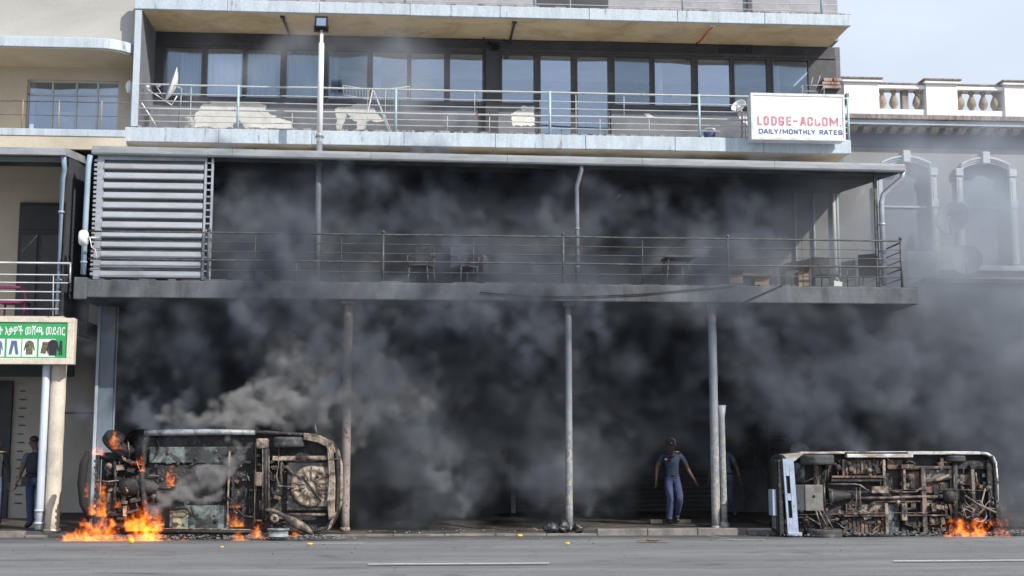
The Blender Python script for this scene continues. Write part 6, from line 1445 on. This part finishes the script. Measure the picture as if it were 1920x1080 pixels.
flame('slanting flame rising from the ground sheet over the car front end', 240, 306, 992, 948, 24.5, .28, 31, [(0,.2),(.3,.4),(.7,.8),(1,.8)])
flame('tiny flame at the bumper edge', 158, 165, 928, 912, 24.6, .08, 32)
flame('small flame on the front chassis', 262, 272, 880, 870, 24.66, .08, 33)
flame('small flame low inside the bumper', 168, 178, 962, 940, 24.62, .1, 34)
flame('small flame above the lower hose', 440, 450, 948, 936, 24.66, .08, 35)
# smoke
SMOKE_K = 2.6
vox = .07
lo = np.array([-9.6, 24.25, .05]); hi = np.array([14.6, 29.75, 10.9])
sh = tuple(int(v) for v in np.round((hi-lo)/vox)); hi = lo + (np.array(sh)-1)*vox
n1 = fftnoise(sh, vox, 3.1, 2.6, 101); n2 = fftnoise(sh, vox, 2.5, .8, 102)
wx, wy, wz = fftnoise(sh, vox, 2.7, 1.2, 103), fftnoise(sh, vox, 2.7, 1.2, 104), fftnoise(sh, vox, 2.7, 1.2, 105)
gx_ = (lo[0]+np.arange(sh[0])*vox)[:,None,None]; gy_ = (lo[1]+np.arange(sh[1])*vox)[None,:,None]; gz_ = (lo[2]+np.arange(sh[2])*vox)[None,None,:]
WX, WY, WZ = gx_+.32*wx, gy_+.25*wy, gz_+.32*wz
PUFFS = [  # px, py, Y, rx, ry, rz, amount
 (700,730,26.2,1.2,.8,.8,.8),(300,790,25.3,.8,.4,.2,.8),
 (600,600,26.6,1.3,.8,1.1,.6),(480,520,26.4,1.0,.8,1.2,.75),(580,440,26.4,1.1,.8,1.1,.75),(700,420,26.7,1.3,.8,.8,.55),(850,430,26.9,1.3,.8,.8,.65),(960,470,26.8,1.0,.8,.9,.7),(1060,440,26.8,.9,.8,1.0,.6),
 (520,330,26.8,1.2,.8,.5,.5),(700,340,27,1.4,.8,.5,.3),(800,620,27,1.4,.9,1.0,.45),(780,860,27,.9,.8,1.6,.4),(830,920,26.8,.45,.5,.7,.5),(960,700,27.2,1.4,1,1.2,.3),(1000,560,26.4,1.6,.6,.5,.4),
 (1240,400,27,1.3,1,1.1,.45),(1330,520,26.4,.9,.7,1.0,.75),(1400,620,26.6,1.3,.8,.8,.75),(1250,880,27.6,.8,.6,1.0,.15),(1060,900,27.2,.9,.8,.9,.25),(1130,600,27,1.4,1,.9,.35),
 (1500,760,26.6,1.5,.9,.55,.9),(1650,750,26.4,1.6,.9,.5,1.0),(1780,720,26.6,1.5,1,.8,.7),(1600,650,26.8,2.2,1,.6,.55),(1850,620,27.5,1.6,1.3,1.0,.5),(1400,360,27.6,1.2,1.0,.7,.35),(1800,600,27.2,2.0,1.0,.7,.5),(1900,820,26.8,.9,1.2,1.0,.55),(1895,960,25.6,.35,.5,.6,.6),
 
 (440,560,26.6,1.6,.9,.6,.6),
 (300,620,28.0,1.6,1.2,1.0,.5),(420,660,28.4,1.6,1,1.2,.9),(900,340,28.6,3.0,.8,.6,.8),(1150,760,28.6,1.6,.8,1.4,.7),(1250,700,28.8,1.4,.8,1.2,.8),(700,850,28.6,1.6,.9,1.4,.7),(380,720,28.6,1.6,.8,1.0,1.2),(860,760,28.8,1.5,.7,1.0,.8),(390,745,27.6,1.3,.7,.6,1.6),(1540,810,28.4,1.0,.8,.7,1.2),(1110,800,28.6,1.2,.8,1.0,.5),(760,548,25.25,2.6,.3,.42,.40),(480,560,25.25,1.3,.3,.5,.55),(650,690,25.3,.5,.3,1.1,.50),(590,470,25.3,.9,.3,.8,.32),(1060,600,25.3,.8,.3,.4,.3),(330,600,26.2,1.0,.6,.6,.8)]
def edges(D, sh):
    for ax in range(3):
        idx_ = [None,None,None]; idx_[ax] = slice(None); w_ = np.clip(np.minimum(np.arange(sh[ax]), sh[ax]-1-np.arange(sh[ax]))/3, 0, 1)
        if ax == 2: w_[:20] = 1
        D *= w_[tuple(idx_)]
    return D
def puffs(P_, WX, WY, WZ, lo, sh, vox):
    S = np.zeros(sh, np.float32)
    for (px, py, Yc, rx, ry, rz_, A_) in P_:
        p_ = P(px, py, Yc); c_ = (p_.x, Yc, p_.z); q_ = (rx, ry, rz_)
        ii = [(max(0, int((c_[k]-2.6*q_[k]-1-lo[k])/vox)), min(sh[k], int((c_[k]+2.6*q_[k]+1-lo[k])/vox))) for k in range(3)]
        if any(a >= b for a, b in ii): continue
        sl_ = tuple(slice(*v) for v in ii)
        S[sl_] += A_*np.exp(-(((WX[sl_]-c_[0])/rx)**2 + ((WY[sl_]-c_[1])/ry)**2 + ((WZ[sl_]-c_[2])/rz_)**2))
    return S
S = puffs(PUFFS, WX, WY, WZ, lo, sh, vox)
D = edges(np.clip(S*np.exp(.70*n1 + .48*n2 - .22) - .05, 0, 6), sh)
def smokemat(name, col, k, aniso):
    sm = bpy.data.materials.new(name); sm.use_nodes = True; nt = sm.node_tree; nt.nodes.remove(nt.nodes['Principled BSDF'])
    pvn = nt.nodes.new('ShaderNodeVolumePrincipled'); pvn.inputs['Color'].default_value = (*col,1); pvn.inputs['Density'].default_value = k; pvn.inputs['Anisotropy'].default_value = aniso
    nt.links.new(pvn.outputs[0], nt.nodes['Material Output'].inputs['Volume']); return sm
smoke = volume_grid('smoke', lo.tolist(), hi.tolist(), sh, D, smokemat('smoke', (.235,.26,.305), SMOKE_K, .1)); tag(smoke, 'billowing black and grey smoke filling the gallery and the shop fronts', kind='stuff')
# thin pale smoke drifting off, over the old building and past the upper balcony
vox = .15; lo = np.array([-8.0, 24.6, 1.0]); hi = np.array([15.5, 29.4, 11.2]); sh = tuple(int(v) for v in np.round((hi-lo)/vox)); hi = lo + (np.array(sh)-1)*vox
n1 = fftnoise(sh, vox, 3.0, 2.2, 201); wx, wy, wz = (fftnoise(sh, vox, 3.0, 1.8, k) for k in (203, 204, 205))
G = [(lo[k]+np.arange(sh[k])*vox).reshape([-1 if j == k else 1 for j in range(3)]) for k in range(3)]
THIN = [(1700,420,27.6,2.4,1.2,1.3,.46),(1880,430,27.8,1.6,1.2,1.5,.55),(1800,560,27.2,2.6,1.2,1.0,.38),(1520,500,26.8,1.8,1.0,.9,.22),(1600,350,27.8,2,1,.7,.08),(1880,700,27,1.6,1.2,1.4,.35),
        (650,85,27.2,1.2,.5,.35,.40),(745,165,27.2,.7,.4,.6,.42),(560,110,27.2,1.4,.5,.5,.20),(800,130,27.2,.8,.4,.4,.2),(880,200,27.0,1.2,.5,.6,.06),(320,235,26.3,1.3,.4,.45,.34),(420,90,27.3,1.2,.5,.3,.07),(1050,470,26.0,1.2,.6,1.0,.10),(560,470,26.0,1.4,.6,1.1,.12),(1330,545,25.3,.9,.3,.55,.7),(1560,560,25.3,1.6,.3,.5,.25),(700,545,25.3,2.4,.3,.4,.18),(700,780,25.6,1.2,.6,1.2,.08),(1100,880,26.2,1.0,.5,1.0,.10),(820,900,26.2,.6,.4,.8,.14)]
S = puffs(THIN, G[0]+.35*wx, G[1]+.2*wy, G[2]+.35*wz, lo, sh, vox)
D = edges(np.clip(S*np.exp(.5*n1 - .1), 0, 3), sh)
thin = volume_grid('thin_smoke', lo.tolist(), hi.tolist(), sh, D, smokemat('thin_smoke', (.60,.65,.72), 1.0, .0)); tag(thin, 'thin pale smoke drifting over the old building and the upper balcony', kind='stuff')

# broad grey plumes rolling through the gallery and in front of the shutters
PL = []
def trail(pts, Ya, Yb, ra, rb, A_, n, asp=1.25):
    for i in range(n):
        u = i/(n-1); k = u*(len(pts)-1); j = min(int(k), len(pts)-2); f = k-j; rr = ra+(rb-ra)*u
        PL.append((pts[j][0]+(pts[j+1][0]-pts[j][0])*f, pts[j][1]+(pts[j+1][1]-pts[j][1])*f, Ya+(Yb-Ya)*u, rr*asp, rr*.8, rr*.9, A_))
vox = .07; a, b = P(330,1000,25.3), P(1920,300,25.6); lo = np.array([a.x, 25.35, .35]); hi = np.array([b.x+.6, 27.9, b.z-.15]); sh = tuple(int(v) for v in np.round((hi-lo)/vox)); hi = lo + (np.array(sh)-1)*vox
n1 = fftnoise(sh, vox, 2.9, 1.2, 401); n2 = fftnoise(sh, vox, 2.5, .5, 402); wx, wy, wz = (fftnoise(sh, vox, 2.9, 1.1, k) for k in (403, 404, 405))
G = [(lo[k]+np.arange(sh[k])*vox).reshape([-1 if j == k else 1 for j in range(3)]) for k in range(3)]
trail([(520,690),(480,600),(470,520),(540,450),(620,400),(600,350),(520,320)], 26.5, 26.9, .45, .6, .55, 12)
trail([(620,560),(720,500),(820,430),(900,390)], 26.6, 27.0, .5, .6, .42, 7)
trail([(960,580),(1010,510),(1060,440),(1050,400)], 26.3, 26.8, .5, .45, .60, 6)
trail([(1180,600),(1270,520),(1320,430),(1420,370)], 26.6, 27.0, .5, .6, .42, 7)
trail([(1340,620),(1340,560),(1330,500)], 25.75, 26.0, .35, .4, .5, 4)
trail([(1880,830),(1760,770),(1640,730),(1500,690),(1420,640)], 26.3, 26.8, .45, .6, .62, 10, 1.5)
trail([(1860,640),(1700,610),(1560,590)], 26.6, 27.0, .5, .6, .38, 6, 1.6)
trail([(825,950),(825,900),(800,850),(790,790)], 26.4, 26.8, .22, .4, .55, 6, 1.0)
trail([(760,800),(820,700),(900,640)], 26.8, 27.1, .5, .6, .34, 6)
trail([(648,780),(648,700),(640,620)], 25.55, 25.65, .28, .35, .8, 5, 1.1)
trail([(1080,560),(1069,640)], 25.6, 25.6, .3, .25, .5, 3, 1.1)
trail([(440,480),(430,400),(450,340)], 26.0, 26.2, .4, .4, .5, 5, 1.1)
trail([(1060,950),(1090,880),(1130,800)], 26.7, 27.1, .3, .5, .28, 5)
S = puffs(PL, G[0]+.24*wx, G[1]+.16*wy, G[2]+.24*wz, lo, sh, vox)
D = edges(np.clip((S*(1+.35*n1+.22*n2) - .16)*1.1, 0, 2), sh)
mid = volume_grid('smoke', lo.tolist(), hi.tolist(), sh, D, smokemat('grey_smoke', (.52,.55,.60), 2.2, .1)); tag(mid, 'grey smoke plumes rolling through the gallery and past the columns', kind='stuff')
# dense rolling plume pouring off the burning car
vox = .045; a, b = P(215,1005,24.4), P(830,560,24.4); lo = np.array([a.x, 24.32, a.z+.15]); hi = np.array([b.x, 26.9, b.z]); sh = tuple(int(v) for v in np.round((hi-lo)/vox)); hi = lo + (np.array(sh)-1)*vox
n1 = fftnoise(sh, vox, 2.9, .9, 301); n2 = fftnoise(sh, vox, 2.6, .30, 302); wx, wy, wz = (fftnoise(sh, vox, 2.9, .7, k) for k in (303, 304, 305))
G = [(lo[k]+np.arange(sh[k])*vox).reshape([-1 if j == k else 1 for j in range(3)]) for k in range(3)]
PL = []
trail([(262,796),(330,786),(400,770),(470,745),(540,705),(620,690),(700,700),(760,740)], 25.3, 26.3, .20, .50, .95, 14)
trail([(420,790),(500,775),(580,760),(650,755)], 25.3, 25.9, .22, .42, .9, 8)
trail([(560,700),(520,640),(500,590)], 25.9, 26.3, .35, .45, .55, 5)
trail([(640,760),(660,800),(650,830)], 25.9, 26.1, .3, .25, .6, 4)
trail([(290,960),(320,925),(350,895),(395,885),(420,870),(440,840)], 24.58, 24.62, .13, .20, .9, 9)
trail([(310,935),(345,925),(385,930)], 24.58, 24.6, .14, .16, .9, 5)
S = puffs(PL, G[0]+.10*wx, G[1]+.08*wy, G[2]+.10*wz, lo, sh, vox)
D = edges(np.clip((S*(1+.25*n1) + .16*n2*np.minimum(S,1) - .42)*2.2, 0, 2.2), sh)
plume = volume_grid('smoke_plume', lo.tolist(), hi.tolist(), sh, D, smokemat('plume_smoke', (.54,.54,.55), 4.0, .1)); tag(plume, 'dense rolling grey smoke pouring off the burning car', kind='stuff')
